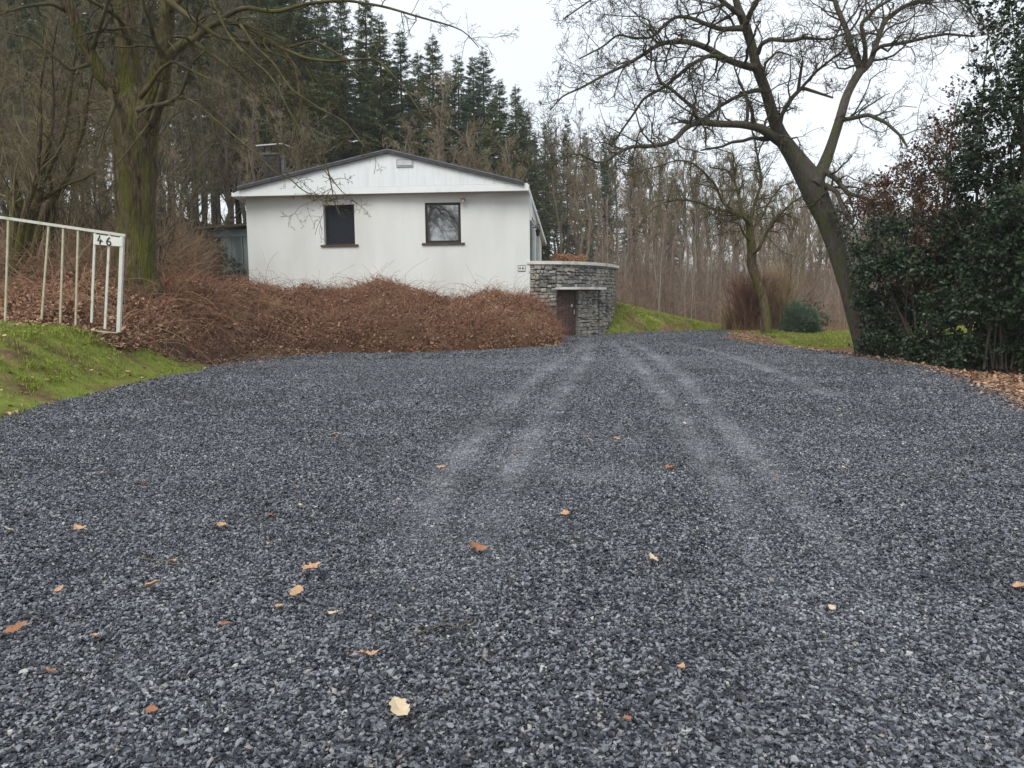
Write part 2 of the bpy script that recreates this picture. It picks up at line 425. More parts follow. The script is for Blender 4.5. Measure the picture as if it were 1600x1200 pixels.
def dust(x, y):
    """Pale packed wheel tracks, 0..1."""
    x = np.asarray(x, float); sh = x.shape; x = x.ravel(); y = np.asarray(y, float).ravel(); out = np.zeros(len(x))
    for w in TRKW:
        for i in range(0, len(x), 12000):
            d = np.sqrt(((x[i:i + 12000, None] - w[None, :, 0]) ** 2 + (y[i:i + 12000, None] - w[None, :, 1]) ** 2).min(1))
            out[i:i + 12000] = np.maximum(out[i:i + 12000], np.exp(-(d / 0.18) ** 2))
    out *= 0.25 + 0.55 * vnoise(np.stack([x * 1.1, y * 0.7], -1), 5) + 0.5 * vnoise(np.stack([x * 5, y * 3], -1), 6)
    out *= sstep(2.4, 7.0, y)
    c = G(930, 742); out = np.maximum(out, 0.45 * np.exp(-(((x - c[0]) / 0.75) ** 2 + ((y - c[1]) / 0.45) ** 2)))
    return np.clip(out + 0.25 * (vnoise(np.stack([x * 0.6, y * 0.6], -1), 8) - 0.5), 0, 1).reshape(sh)

dy = np.concatenate([np.arange(-14, 2, 0.8), np.arange(2, 16, 0.12), np.arange(16, DRIVE_END, 0.2), [DRIVE_END]]); du = np.linspace(0, 1, 96)
DU, DY = np.meshgrid(du, dy)
jl = 0.22 * (vnoise(np.stack([dy * 2.2, dy * 0], -1), 11) - 0.5) + 0.1 * (vnoise(np.stack([dy * 7, dy * 0], -1), 12) - 0.5)
jr = 0.4 * (vnoise(np.stack([dy * 1.7, dy * 0], -1), 13) - 0.5)
DX = (xl(dy) + jl)[:, None] * (1 - DU) + (xr(dy) + jr)[:, None] * DU
DD = dust(DX, DY)
rut = lambda x, y, d: 0.022 + 0.035 * (vnoise(np.stack([x * 0.8, y * 0.8], -1), 21) - 0.5) - 0.02 * d
DZ = zdrive(DX, DY) + rut(DX, DY, DD)
DZ[:, 0] -= 0.03; DZ[:, -1] -= 0.03
ny, nx = DX.shape; vi = np.arange(ny * nx).reshape(ny, nx)
dF = np.stack([vi[:-1, :-1], vi[:-1, 1:], vi[1:, 1:], vi[1:, :-1]], -1).reshape(-1, 4)

def gravel_mat(stone):
    m = bpy.data.materials.new('crushed_stone' if stone else 'gravel_bed'); m.use_nodes = True
    n, l = m.node_tree.nodes, m.node_tree.links; b = n['Principled BSDF']; b.inputs['Roughness'].default_value = 0.5; b.inputs['Specular IOR Level'].default_value = 0.5
    r = n.new('ShaderNodeValToRGB'); e = r.color_ramp.elements
    cs = [(0.0, (0.012, 0.013, 0.017)), (0.42, (0.028, 0.031, 0.039)), (0.58, (0.1, 0.107, 0.126)), (0.87, (0.19, 0.199, 0.222)), (0.978, (0.29, 0.295, 0.305)), (0.993, (0.27, 0.23, 0.18)), (1.0, (0.5, 0.5, 0.48))]  # near-black entries: shade of the gaps between stones, put into the gravel colour
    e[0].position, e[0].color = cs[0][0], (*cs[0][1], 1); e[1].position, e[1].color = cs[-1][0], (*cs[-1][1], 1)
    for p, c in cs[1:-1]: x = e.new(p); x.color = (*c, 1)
    at = n.new('ShaderNodeAttribute'); at.attribute_name = 'tint'
    g = n.new('ShaderNodeNewGeometry')
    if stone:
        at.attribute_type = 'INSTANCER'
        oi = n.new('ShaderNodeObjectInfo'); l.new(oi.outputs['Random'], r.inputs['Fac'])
    else:
        vo = n.new('ShaderNodeTexVoronoi'); vo.inputs['Scale'].default_value = 34; l.new(g.outputs['Position'], vo.inputs['Vector'])
        bw = n.new('ShaderNodeSeparateColor'); l.new(vo.outputs['Color'], bw.inputs['Color']); l.new(bw.outputs[0], r.inputs['Fac'])
        bp = n.new('ShaderNodeBump'); bp.inputs['Distance'].default_value = 0.02; bp.inputs['Strength'].default_value = 0.9; bp.invert = True
        no = n.new('ShaderNodeTexNoise'); no.inputs['Scale'].default_value = 16; no.inputs['Detail'].default_value = 4; l.new(g.outputs['Position'], no.inputs['Vector'])
        ad = n.new('ShaderNodeMath'); ad.operation = 'ADD'; l.new(vo.outputs['Distance'], ad.inputs[0]); l.new(no.outputs['Fac'], ad.inputs[1])
        l.new(ad.outputs[0], bp.inputs['Height']); l.new(bp.outputs['Normal'], b.inputs['Normal'])
    mx = n.new('ShaderNodeMixRGB'); mx.inputs['Color2'].default_value = (0.4, 0.405, 0.42, 1)
    fine = n.new('ShaderNodeTexNoise'); fine.inputs['Scale'].default_value = 11; fine.inputs['Detail'].default_value = 5; fine.inputs['Roughness'].default_value = 0.8; l.new(g.outputs['Position'], fine.inputs['Vector'])
    fr = n.new('ShaderNodeMapRange'); fr.inputs['From Min'].default_value = 0.3; fr.inputs['From Max'].default_value = 0.7; fr.inputs['To Min'].default_value = 0.8 if stone else 0.6; fr.inputs['To Max'].default_value = 1.2 if stone else 1.9; l.new(fine.outputs['Fac'], fr.inputs['Value'])
    ml = n.new('ShaderNodeMath'); ml.operation = 'MULTIPLY'; ml.inputs[1].default_value = 0.22
    l.new(at.outputs['Fac'], ml.inputs[0]); l.new(ml.outputs[0], mx.inputs['Fac']); l.new(r.outputs['Color'], mx.inputs['Color1'])
    no2 = n.new('ShaderNodeTexNoise'); no2.inputs['Scale'].default_value = 0.9; no2.inputs['Detail'].default_value = 3; l.new(g.outputs['Position'], no2.inputs['Vector'])
    mr = n.new('ShaderNodeMapRange'); mr.inputs['To Min'].default_value = 0.72; mr.inputs['To Max'].default_value = 1.18; mr.inputs['From Min'].default_value = 0.3; mr.inputs['From Max'].default_value = 0.7; l.new(no2.outputs['Fac'], mr.inputs['Value'])
    mu = n.new('ShaderNodeMixRGB'); mu.blend_type = 'MULTIPLY'; mu.inputs['Fac'].default_value = 1; l.new(mx.outputs['Color'], mu.inputs['Color1']); l.new(mr.outputs['Result'], mu.inputs['Color2'])
    mf = n.new('ShaderNodeMixRGB'); mf.blend_type = 'MULTIPLY'; mf.inputs['Fac'].default_value = 1; l.new(mu.outputs['Color'], mf.inputs['Color1']); l.new(fr.outputs['Result'], mf.inputs['Color2'])
    l.new(mf.outputs['Color'], b.inputs['Base Color'])
    return m
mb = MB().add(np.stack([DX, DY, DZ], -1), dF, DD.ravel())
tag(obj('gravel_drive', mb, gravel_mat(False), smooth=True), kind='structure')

import bmesh
def stone_src(k, rng, mat):
    bm = bmesh.new()
    for _ in range(11):
        v = rng.normal(size=3); v /= np.linalg.norm(v); v *= np.array([1, 0.72, 0.5]) * rng.uniform(0.85, 1.1)
        bm.verts.new(v)
    r = bmesh.ops.convex_hull(bm, input=bm.verts)
    bmesh.ops.delete(bm, geom=[g for g in r['geom_interior'] if isinstance(g, bmesh.types.BMVert)], context='VERTS')
    me = bpy.data.meshes.new('gravel_stone'); bm.to_mesh(me); bm.free(); me.polygons.foreach_set('use_smooth', np.zeros(len(me.polygons), bool)); me.materials.append(mat)
    return bpy.data.objects.new('gravel_stone_source', me)
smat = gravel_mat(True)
srng = np.random.default_rng(5)
pts = []
for y0, y1, dens in ((1.3, 4.5, 6800), (4.5, 7.5, 5200), (7.5, 11, 3000), (11, 20, 1500), (16, 36.4, 330)):
    hw = 0.70 * y1 + (2.4 if y1 < 30 else 0.5); n_ = int(dens * (y1 - y0) * 2 * hw)
    y = srng.uniform(y0, y1, n_); x = srng.uniform(-1, 1, n_) * hw
    k = (np.abs(x) < 0.70 * y + 2.4) & ((np.abs(x) < 0.70 * y + 0.3) | (srng.random(n_) < .62)) & (srng.random(n_) < (1 - sstep(12, 20, y) if y1 < 30 else sstep(15, 20, y))) & (x > xl(y) - 0.12 * srng.random(n_) ** 2) & (x < xr(y) + 0.2 * srng.random(n_) ** 2)
    pts.append(np.stack([x[k], y[k]], -1))
pts = np.concatenate(pts); N = len(pts); dd = dust(pts[:, 0], pts[:, 1])
size = srng.lognormal(math.log(0.0106), 0.24, N) * np.where(pts[:, 1] > 20, 1.45, 1) * (1 - 0.3 * dd) * (1 + 0.35 * sstep(6, 13, pts[:, 1]))
pz = zdrive(pts[:, 0], pts[:, 1]) + rut(pts[:, 0], pts[:, 1], dd) + size * srng.uniform(-0.15, 0.95, N)
rot = np.stack([srng.normal(0, 0.5, N), srng.normal(0, 0.5, N), srng.uniform(0, 6.28, N)], -1)
scl = size[:, None] * srng.uniform(0.8, 1.2, (N, 3))
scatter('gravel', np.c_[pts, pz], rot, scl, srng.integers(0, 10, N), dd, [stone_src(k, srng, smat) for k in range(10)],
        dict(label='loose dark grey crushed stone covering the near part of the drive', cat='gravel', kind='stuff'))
print('stones', N)
#@@HOUSE
# ------------------------------------------------------------------ house
HR = math.radians(-5.0)
HO = P(828.5, 470, 31.0); HO[2] = 0.0
_hx = np.array([math.cos(HR), math.sin(HR), 0]); _hy = np.array([-math.sin(HR), math.cos(HR), 0])
def toH(p):
    q = np.asarray(p) - HO
    return np.array([q @ _hx, q @ _hy, q[2]])
def onfront(px, py, yl=0.0):
    """House coordinates of the point of the plane y = yl seen at a pixel."""
    d = P(px, py, 1.0) - CAM
    t = (yl - (CAM - HO) @ _hy) / (d @ _hy)
    return toH(CAM + d * t)
def HW(x, y, z): return HO + x * _hx + y * _hy + np.array([0, 0, z])

m_render = M('white_render', (0.68, 0.695, 0.67), (0.745, 0.76, 0.735), 1.2, 0.9, 0.006, 60, c3=(0.62, 0.63, 0.59), c3s=0.8, c3t=(0.5, 0.8), spec=0.15, stretch=(1, 1, 0.35))
m_board = M('painted_gable_board', (0.72, 0.76, 0.77), (0.79, 0.82, 0.82), 3, 0.6, 0.002, 30, spec=0.3, stretch=(3, 1, 0.4), tint=0.2, c3=(0.62, 0.66, 0.65), c3s=1.2, c3t=(0.55, 0.8))
m_fascia = M('painted_fascia', (0.74, 0.77, 0.77), (0.8, 0.82, 0.81), 2, 0.55, spec=0.3, c3=(0.64, 0.67, 0.66), c3s=1.6, c3t=(0.55, 0.8))
m_roof = M('dark_roof_felt', (0.035, 0.036, 0.042), (0.075, 0.076, 0.085), 5, 0.8, 0.01, 20)
m_frame = M('dark_brown_window_frame', (0.022, 0.014, 0.011), (0.04, 0.026, 0.02), 12, 0.45)
m_sill = M('brown_stone_sill', (0.06, 0.04, 0.03), (0.1, 0.07, 0.05), 10, 0.6)
m_shutter = M('dark_blue_blind', (0.01, 0.013, 0.019), (0.017, 0.021, 0.029), 6, 0.6, spec=0.2)
m_whiteframe = M('white_window_frame', (0.72, 0.73, 0.7), (0.78, 0.79, 0.76), 4, 0.5)
m_metal_dark = M('dark_zinc', (0.1, 0.105, 0.11), (0.16, 0.165, 0.17), 6, 0.5, metallic=0.6)
m_black = M('black_iron', (0.012, 0.012, 0.013), (0.02, 0.02, 0.022), 9, 0.5)
m_terra = M('terracotta_lamp', (0.22, 0.1, 0.06), (0.3, 0.16, 0.1), 20, 0.5)
def glass_mat():
    m = bpy.data.materials.new('window_glass'); m.use_nodes = True
    b = m.node_tree.nodes['Principled BSDF']; b.inputs['Base Color'].default_value = (0.035, 0.04, 0.045, 1); b.inputs['Roughness'].default_value = 0.03
    b.inputs['IOR'].default_value = 2.6; b.inputs['Specular IOR Level'].default_value = 0.9
    return m
m_glass = glass_mat()

house = empty('house', tuple(HO), HR)
tag(house, 'white rendered bungalow with a low dark gable roof and two windows', 'house')
WL = -11.53
PR = -0.3                                  # the front is bent outwards in the middle
XM = onfront(600, 400, PR)[0]
Z_FLOOR, Z_SOFF = -0.4, 5.72

def panel_wall(mb, p0, p1, z0, z1, ops, depth=0.28):
    """Wall sheet from p0 to p1 (x,y) with rectangular openings (s0,s1,z0,z1) along it and their reveals."""
    p0 = np.array(p0, float); p1 = np.array(p1, float); Lw = np.linalg.norm(p1 - p0); t = (p1 - p0) / Lw; n = np.array([-t[1], t[0]])
    ss = sorted({0, Lw, *[o[0] for o in ops], *[o[1] for o in ops]}); zs = sorted({z0, z1, *[o[2] for o in ops], *[o[3] for o in ops]})
    pt = lambda s, d, z: (*(p0 + t * s + n * d), z)
    for a, b in zip(ss[:-1], ss[1:]):
        for c, d in zip(zs[:-1], zs[1:]):
            if any(o[0] <= a and b <= o[1] and o[2] <= c and d <= o[3] for o in ops): continue
            mb.add([pt(a, 0, c), pt(b, 0, c), pt(b, 0, d), pt(a, 0, d)], [(0, 1, 2, 3)])
    for o in ops:
        c = [(o[0], o[2]), (o[1], o[2]), (o[1], o[3]), (o[0], o[3])]
        for (sa, za), (sb, zb) in zip(c, c[1:] + c[:1]):
            mb.add([pt(sa, 0, za), pt(sb, 0, zb), pt(sb, depth, zb), pt(sa, depth, za)], [(0, 1, 2, 3)])
    return lambda s, d, z: np.array(pt(s, d, z))

def s_on(p0, p1, px, py):
    """Distance along the wall p0-p1 and height of a pixel."""
    p0 = np.array(p0, float); p1 = np.array(p1, float); t = (p1 - p0) / np.linalg.norm(p1 - p0); n = np.array([-t[1], t[0]])
    d = P(px, py, 1.0) - CAM; o = toH(CAM); dh = np.array([d @ _hx, d @ _hy, d[2]])
    k = ((p0 - o[:2]) @ n) / (dh[:2] @ n); q = o + dh * k
    return (q[:2] - p0) @ t, q[2]

Lp, Mp, Rp = (WL, 0.0), (XM, PR), (0.0, 0.0)
wall = MB()
a, b = s_on(Lp, Mp, 507, 383), s_on(Lp, Mp, 553, 319)
op1 = (a[0], b[0], a[1], b[1])
f1 = panel_wall(wall, Lp, Mp, Z_FLOOR, Z_SOFF + 0.3, [op1])
a, b = s_on(Mp, Rp, 665, 380), s_on(Mp, Rp, 719.5, 316)
op2 = (a[0], b[0], a[1], b[1])
f2 = panel_wall(wall, Mp, Rp, Z_FLOOR, Z_SOFF + 0.3, [op2])
opS = (1.0, 3.9, 3.0, 4.95)
opS2 = (4.6, 7.9, 3.0, 5.0)
f3 = panel_wall(wall, Rp, (0.0, 9.6), Z_FLOOR, 5.03, [opS, opS2])
wall.add([(0, 0, 5.03), (0, 9.6, 5.03), (0, 0, 5.9)], [(0, 1, 2)])
panel_wall(wall, (0.0, 9.6), (WL, 9.6), Z_FLOOR, 4.95, [])
panel_wall(wall, (WL, 9.6), Lp, Z_FLOOR, Z_SOFF, [])
obj('wall', wall, m_render, house, local=True)

def obox(fr, s0, s1, d0, d1, z0, z1, mb=None):
    mb = mb or MB()
    return mb.hexa([fr(s, d, z) for z in (z0, z1) for d in (d0, d1) for s in (s0, s1)])

def window(fr, op, pane_mat, set_back, fw=0.085, name='window', frm=m_frame, sill=True, label=None, mull=()):
    s0, s1, z0, z1 = op; e = 0.004
    w = obj(name, obox(fr, s0 + e, s1 - e, set_back + 0.06, set_back + 0.075, z0 + e, z1 - e), m_black, house, local=True)
    if label: w['label'] = label
    mb = MB()
    for (a, b, c, d) in ((s0 + e, s0 + fw, z0 + e, z1 - e), (s1 - fw, s1 - e, z0 + e, z1 - e), (s0 + fw, s1 - fw, z1 - fw, z1 - e), (s0 + fw, s1 - fw, z0 + e, z0 + fw)):
        obox(fr, a, b, set_back, set_back + 0.055, c, d, mb)
    for mpos in mull: obox(fr, mpos - 0.03, mpos + 0.03, set_back + 0.003, set_back + 0.05, z0 + fw, z1 - fw, mb)
    obj('frame', mb, frm, w, local=True)
    obj('pane', obox(fr, s0 + fw, s1 - fw, set_back + 0.028, set_back + 0.04, z0 + fw, z1 - fw), pane_mat, w, local=True)
    if sill: obj('sill', obox(fr, s0 - 0.14, s1 + 0.14, -0.07, set_back - 0.004, z0 - 0.07, z0 + 0.002), m_sill, w, local=True)
    return w
window(f1, op1, m_shutter, 0.2, label='left window with its dark blind down', fw=0.07)
window(f2, op2, m_glass, 0.05, fw=0.1, label='right window mirroring bare trees and pale sky')
window(f3, opS, m_glass, 0.05, fw=0.12, frm=m_whiteframe, sill=False)
window(f3, opS2, m_glass, 0.04, fw=0.16, frm=m_whiteframe, sill=False, mull=(5.6, 6.8))

# gable boarding on a plane in front of the wall
YG = -0.62
gl = onfront(362, 307, YG); gt = onfront(374, 297, YG); ga = onfront(606, 238.5, YG); gr = onfront(824, 289, YG); gb = onfront(824, 297.5, YG)
zb = lambda x: gl[2] + (gb[2] - gl[2]) * (x - gl[0]) / (gb[0] - gl[0])
ztop = lambda x: gt[2] + (ga[2] - gt[2]) * (x - gt[0]) / (ga[0] - gt[0]) if x < ga[0] else ga[2] + (gr[2] - ga[2]) * (x - ga[0]) / (gr[0] - ga[0])
FH = 0.27
mbk = MB()
nb_ = 34; xs_ = np.linspace(gt[0] + 0.2, gr[0], nb_ + 1)
for k in range(nb_):
    a, b = xs_[k] + 0.0015, xs_[k + 1] - 0.0015
    za, zc = zb(a) + FH, zb(b) + FH; ta, tb = max(ztop(a), za + 0.01), max(ztop(b), zc + 0.01)
    mids = [a, b] if not (a < ga[0] < b) else [a, ga[0], b]
    yo = YG + 0.002 * ((k * 7) % 5) / 5
    V = []; 
    for y in (yo, yo + 0.03):
        V += [(a, y, za), (b, y, zc), (b, y, tb), (a, y, ta)]
    m = MB().add(V, [np.array([(0, 1, 2, 3), (7, 6, 5, 4), (0, 4, 5, 1), (1, 5, 6, 2), (2, 6, 7, 3), (3, 7, 4, 0)])], ((k * 13) % 7) / 7)
    obj('gable_board', m, m_board, house, local=True)
def slab(pts, y0, y1):
    """Vertical polygon (x, z) extruded from y0 to y1."""
    n = len(pts); V = [(x, y0, z) for x, z in pts] + [(x, y1, z) for x, z in pts]
    m = MB(); m.v.append(np.array(V, float)); m.n = 2 * n; m.t.append(np.full(2 * n, .5))
    tri = [(0, i, i + 1) for i in range(1, n - 1)] + [(n, n + i + 1, n + i) for i in range(1, n - 1)]
    m.f.append(np.array(tri)); m.f.append(np.array([(i, n + i, n + (i + 1) % n, (i + 1) % n) for i in range(n)]))
    return m
xe = gr[0] + 0.02
obj('fascia_board', slab([(gl[0], gl[2]), (xe, zb(xe)), (xe, zb(xe) + FH - 0.008), (gt[0] + 0.1, zb(gt[0]) + FH - 0.008), (gl[0], gl[2] + 0.1)], YG - 0.012, YG + 0.03), m_fascia, house, local=True)
obj('gable_backing', slab([(gl[0] + .1, gl[2] + .05), (xe - .05, zb(xe) + .05), (gr[0] - .05, gr[2] - 0.03), (ga[0], ga[2] - 0.03), (gt[0], gt[2] - 0.03)], YG + 0.035, YG + 0.09), m_fascia, house, local=True)
# vent
va, vb = onfront(620, 260, YG - 0.03), onfront(644, 249, YG - 0.03)
vent = obj('gable_vent', MB().box(va[0], vb[0], YG - 0.02, YG - 0.005, va[2], vb[2]), m_metal_dark, house, local=True)
for i in range(5):
    z = va[2] + 0.04 + i * (vb[2] - va[2] - 0.06) / 5
    obj('vent_slat', MB().hexa([(x, y, zz + (0.03 if y < YG - 0.03 else 0.05)) for zz in (z - 0.03, z - 0.015) for y in (YG - 0.045, YG - 0.022) for x in (va[0] + .03, vb[0] - .03)]), m_board, vent, local=True)
m_ventf = m_board
mbv = MB()
for x0, x1, z0, z1 in ((va[0] - .02, va[0] + .025, va[2] - .02, vb[2] + .02), (vb[0] - .025, vb[0] + .02, va[2] - .02, vb[2] + .02), (va[0] + .025, vb[0] - .025, va[2] - .02, va[2] + .015), (va[0] + .025, vb[0] - .025, vb[2] - .015, vb[2] + .02)):
    mbv.box(x0, x1, YG - 0.05, YG - 0.001, z0, z1)
obj('vent_frame', mbv, M('vent_grey', (0.34, 0.36, 0.37), (0.44, 0.46, 0.47), 6, .6), vent, local=True)

# roof: two slopes whose ridge and eaves fall towards the back
BK = 11.0
eR = toH(P(853, 384, 42.0)); eRt = eR + np.array([0, 0, 0.14])
back = lambda p, dz: np.array([p[0], BK, p[2] - dz])
def slope(A, Bp, C, Dp, th, mb=None):
    mb = mb or MB(); A, Bp, C, Dp = map(np.asarray, (A, Bp, C, Dp)); u = np.array([0, 0, th])
    return mb.hexa([A, Bp, Dp, C, A + u, Bp + u, Dp + u, C + u])
yf = YG - 0.1
ridgeF = np.array([ga[0], yf, ga[2] + 0.0]); ridgeB = np.array([ga[0], BK, ga[2] - 1.3])
leftF = np.array([gt[0] - 0.05, yf, gt[2] + 0.0]); leftB = np.array([gt[0] - 0.3, BK, gt[2] - 1.3])
rightF = np.array([gr[0] - 0.12, yf, gr[2] + 0.0]); rightB = np.array([eR[0], eR[1], eR[2] + 0.16])
roof = obj('roof', slope(leftF, ridgeF, leftB, ridgeB, 0.09), m_roof, house, local=True)
obj('roof_slope', slope(ridgeF + [0.002, 0, 0], rightF, ridgeB + [0.002, 0, 0], rightB, 0.09), m_roof, roof, local=True)
m_verge = M('grey_verge_trim', (0.13, 0.135, 0.15), (0.2, 0.205, 0.22), 6, 0.6)
off = np.array([0, -0.03, 0]); uu = np.array([0, 0, 0.093])
for A, Bp in ((leftF, ridgeF), (ridgeF, rightF)):
    A, Bp = A + off, Bp + off
    obj('verge_trim', slope(A + uu, Bp + uu, A + uu + [0, 0.25, 0], Bp + uu + [0, 0.25, 0], 0.035), m_verge, roof, local=True)
    obj('verge_board', slope(A + [0, 0, -0.02], Bp + [0, 0, -0.02], A + [0, 0.022, -0.02], Bp + [0, 0.022, -0.02], 0.1), m_roof, roof, local=True)
# right eave: fascia running back, soffit under it
cF = np.array([gr[0] + 0.015, YG - 0.01, gr[2] - 0.0]); cFb = np.array([gr[0] + 0.015, YG - 0.01, gb[2]])
V = [cFb, cFb + [0.03, 0, 0], eR, eR + [0.03, 0, 0], cF + [0, 0, .02], cF + [0.03, 0, .02], eR + [0, 0, .2], eR + [.03, 0, .2]]
obj('eave_fascia', MB().hexa(V), m_fascia, house, local=True)
V = [np.array([0.003, 0.0, cFb[2] + 0.01]), cFb + [0, 0, .01], np.array([0.003, eR[1], eR[2] + 0.02]), eR + [0, 0, .02]]
V = V + [v + np.array([0, 0, 0.03]) for v in V]
obj('soffit', MB().hexa(V), m_fascia, house, local=True)
V = [(gl[0] + .02, YG + .032, zb(gl[0]) + .02), (xe, YG + .032, zb(xe) + .02), (gl[0] + .02, 0.05, zb(gl[0]) + .05), (xe - 0.03, 0.05, zb(xe) + .05)]
V = V + [(x, y, z + .03) for x, y, z in V]
obj('front_soffit', MB().hexa(V), m_fascia, house, local=True)
V = [(gl[0], YG, gl[2]), (gl[0] + .04, YG, gl[2]), (leftB[0], BK, gl[2] - 1.2), (leftB[0] + .04, BK, gl[2] - 1.2)]
V = V + [(x, y, z + .16) for x, y, z in V]
obj('eave_fascia', MB().hexa(V), m_fascia, house, local=True)
V = [(gl[0] + .05, YG, gl[2] + .03), (WL - .003, YG, zb(WL) + .03), (leftB[0] + .05, BK, gl[2] - 1.15), (WL - .003, BK, gl[2] - 1.15)]
V = V + [(x, y, z + .03) for x, y, z in V]
obj('soffit', MB().hexa(V), m_fascia, house, local=True)

# chimney on the left slope
c0, c1 = toH(P(412, 262, 35.2)), toH(P(438, 262, 35.2)); czt = toH(P(425, 240, 35.2))[2]
m_chim = M('sooty_chimney_brick', (0.022, 0.021, 0.021), (0.075, 0.072, 0.07), 9, 0.9, 0.02, 14, stretch=(1, 1, 3))
chim = obj('chimney', MB().box(c0[0], c1[0], c0[1], c0[1] + 0.7, 5.6, czt), m_chim, roof, local=True)
cz = 5.9; k = 0
while cz < czt - 0.1:
    for j in range(3):
        w = (c1[0] - c0[0]) / 3; o = (k % 2) * 0.06
        obj('chimney_stone', MB().box(c0[0] + j * w + .015 - o * (j > 0), c0[0] + (j + 1) * w - .015 - o * (j < 2), c0[1] - 0.025 - 0.01 * ((k + j) % 3), c0[1] + 0.02, cz, cz + 0.15), m_chim, chim, local=True)
    cz += 0.175; k += 1
cl, cr = toH(P(400, 228.5, 35.0)), toH(P(443, 226, 35.0))
V = [(cl[0], c0[1] - .25, cl[2]), (cr[0], c0[1] - .25, cr[2]), (cl[0], c0[1] + .95, cl[2] + .05), (cr[0], c0[1] + .95, cr[2] + .05)]
V = V + [(x, y, z + .05) for x, y, z in V]
obj('chimney_cap', MB().hexa(V), M('zinc_cap', (0.45, 0.46, 0.48), (0.6, 0.61, 0.63), 5, 0.4, metallic=0.7), chim, local=True)
for x in (c0[0] + .06, (c0[0] + c1[0]) / 2, c1[0] - .06):
    obj('cap_post', MB().box(x - .02, x + .02, c0[1] + .02, c0[1] + .06, czt, min(cl[2], cr[2]) + .01), m_black, chim, local=True)
obj('chimney_collar', MB().box(c0[0] - .05, c1[0] + .05, c0[1] - .05, c0[1] + .75, czt - .05, czt + .03), m_metal_dark, chim, local=True)
x0_ = c1[0] + .03
obj('chimney_flue', MB().box(x0_, x0_ + .13, c0[1] + .1, c0[1] + .35, 5.7, czt - .06), m_metal_dark, chim, local=True)

# small fittings on the house
def ball(c, r, mb=None, sq=(1, 1, 1), n=10):
    mb = mb or MB(); th = np.linspace(0, math.pi, n); ph = np.arange(n + 2) * 2 * math.pi / (n + 2)
    V = np.array([[(math.sin(t) * math.cos(p) * sq[0], math.sin(t) * math.sin(p) * sq[1], math.cos(t) * sq[2]) for p in ph] for t in th]).reshape(-1, 3) * r + np.asarray(c)
    m_ = n + 2; F = [(i * m_ + j, (i + 1) * m_ + j, (i + 1) * m_ + (j + 1) % m_, i * m_ + (j + 1) % m_) for i in range(n - 1) for j in range(m_)]
    return mb.add(V, np.array(F))
def tube(pts, r, S=8, mb=None):
    mb = mb or MB(); p = np.array(pts, float); V, F = tubes(p[None], np.full((1, len(p)), r) if np.isscalar(r) else np.asarray(r, float)[None], S)
    i = len(p) * S - S
    mb.add(V, F); k = mb.n - len(V)
    mb.f.append(np.array([[k + j for j in range(S)]])); mb.f.append(np.array([[k + i + S - 1 - j for j in range(S)]]))
    return mb
s_, z_ = s_on(Mp, Rp, 724.5, 312)
lampb = f2(s_, -0.02, z_)
lamp = obj('wall_lamp', tube([lampb, lampb + [0, -0.1, 0.02]], 0.05), m_terra, house, local=True)
obj('lamp_shade', ball(lampb + [0, -0.17, -0.03], 0.1, sq=(1, 1, 0.95)), m_terra, lamp, local=True)
obj('lamp_glass', ball(lampb + [0, -0.19, -0.07], 0.075), M('lamp_glass', (0.5, 0.48, 0.42), None, 5, 0.2), lamp, local=True)
lb = np.array([0.002, 2.2, 4.55])
lan = obj('lantern', tube([lb, lb + [0.18, 0, 0.05], lb + [0.2, 0, -0.05]], 0.02), m_black, house, local=True)
obj('lantern_body', tube([lb + [0.2, 0, -0.34], lb + [0.2, 0, -0.3], lb + [0.2, 0, -0.1], lb + [0.2, 0, -0.04]], [0.05, 0.07, 0.11, 0.02], 6), m_black, lan, local=True)
obj('lantern_scroll', tube([lb + [0.2 + 0.1 * math.sin(a), 0, 0.06 + 0.1 * math.cos(a)] for a in np.linspace(0, 5.5, 14)], 0.015, 5), m_black, lan, local=True)
dp = obj('downpipe', tube([(0.045, 0.1, 2.95), (0.045, 0.1, 4.65)], 0.04), m_metal_dark, house, local=True)
obj('downpipe_upper', tube([(0.045, 0.1, 4.65), (0.045, 0.1, 5.5), (0.02, 0.1, 5.75)], 0.03), m_fascia, dp, local=True)
obj('pipe_bracket', MB().box(0.002, 0.1, 0.05, 0.15, 3.9, 3.94), m_metal_dark, dp, local=True)

def strokes(lines, fr, w, d0, d1):
    """Flat painted or enamelled strokes: polylines in plate coordinates, thickened to width w."""
    mb = MB()
    for ln in lines:
        q = np.array(ln, float); t = norm(np.gradient(q, axis=0)); n = np.stack([-t[:, 1], t[:, 0]], -1) * w / 2
        q[0] -= t[0] * w / 2; q[-1] += t[-1] * w / 2
        A, B_ = q + n, q - n; k = len(q)
        V = [fr(*p, d) for d in (d0, d1) for p in A] + [fr(*p, d) for d in (d0, d1) for p in B_]
        F = []
        for i in range(k - 1):
            F += [(i, i + 1, 2 * k + i + 1, 2 * k + i), (k + i, 3 * k + i, 3 * k + i + 1, k + i + 1), (i, k + i, k + i + 1, i + 1), (2 * k + i, 2 * k + i + 1, 3 * k + i + 1, 3 * k + i)]
        mb.add(V, np.array(F))
    return mb
def digit6(x, z, h):
    a = [(x + 0.42 * h, z + h * 0.98), (x + 0.25 * h, z + h * 0.84), (x + 0.1 * h, z + h * 0.6), (x + 0.04 * h, z + h * 0.35)]
    c = [(x + 0.29 * h + 0.25 * h * math.cos(t), z + 0.27 * h + 0.25 * h * math.sin(t)) for t in np.linspace(math.pi * 0.9, math.pi * 3.0, 18)]
    return [a + c]
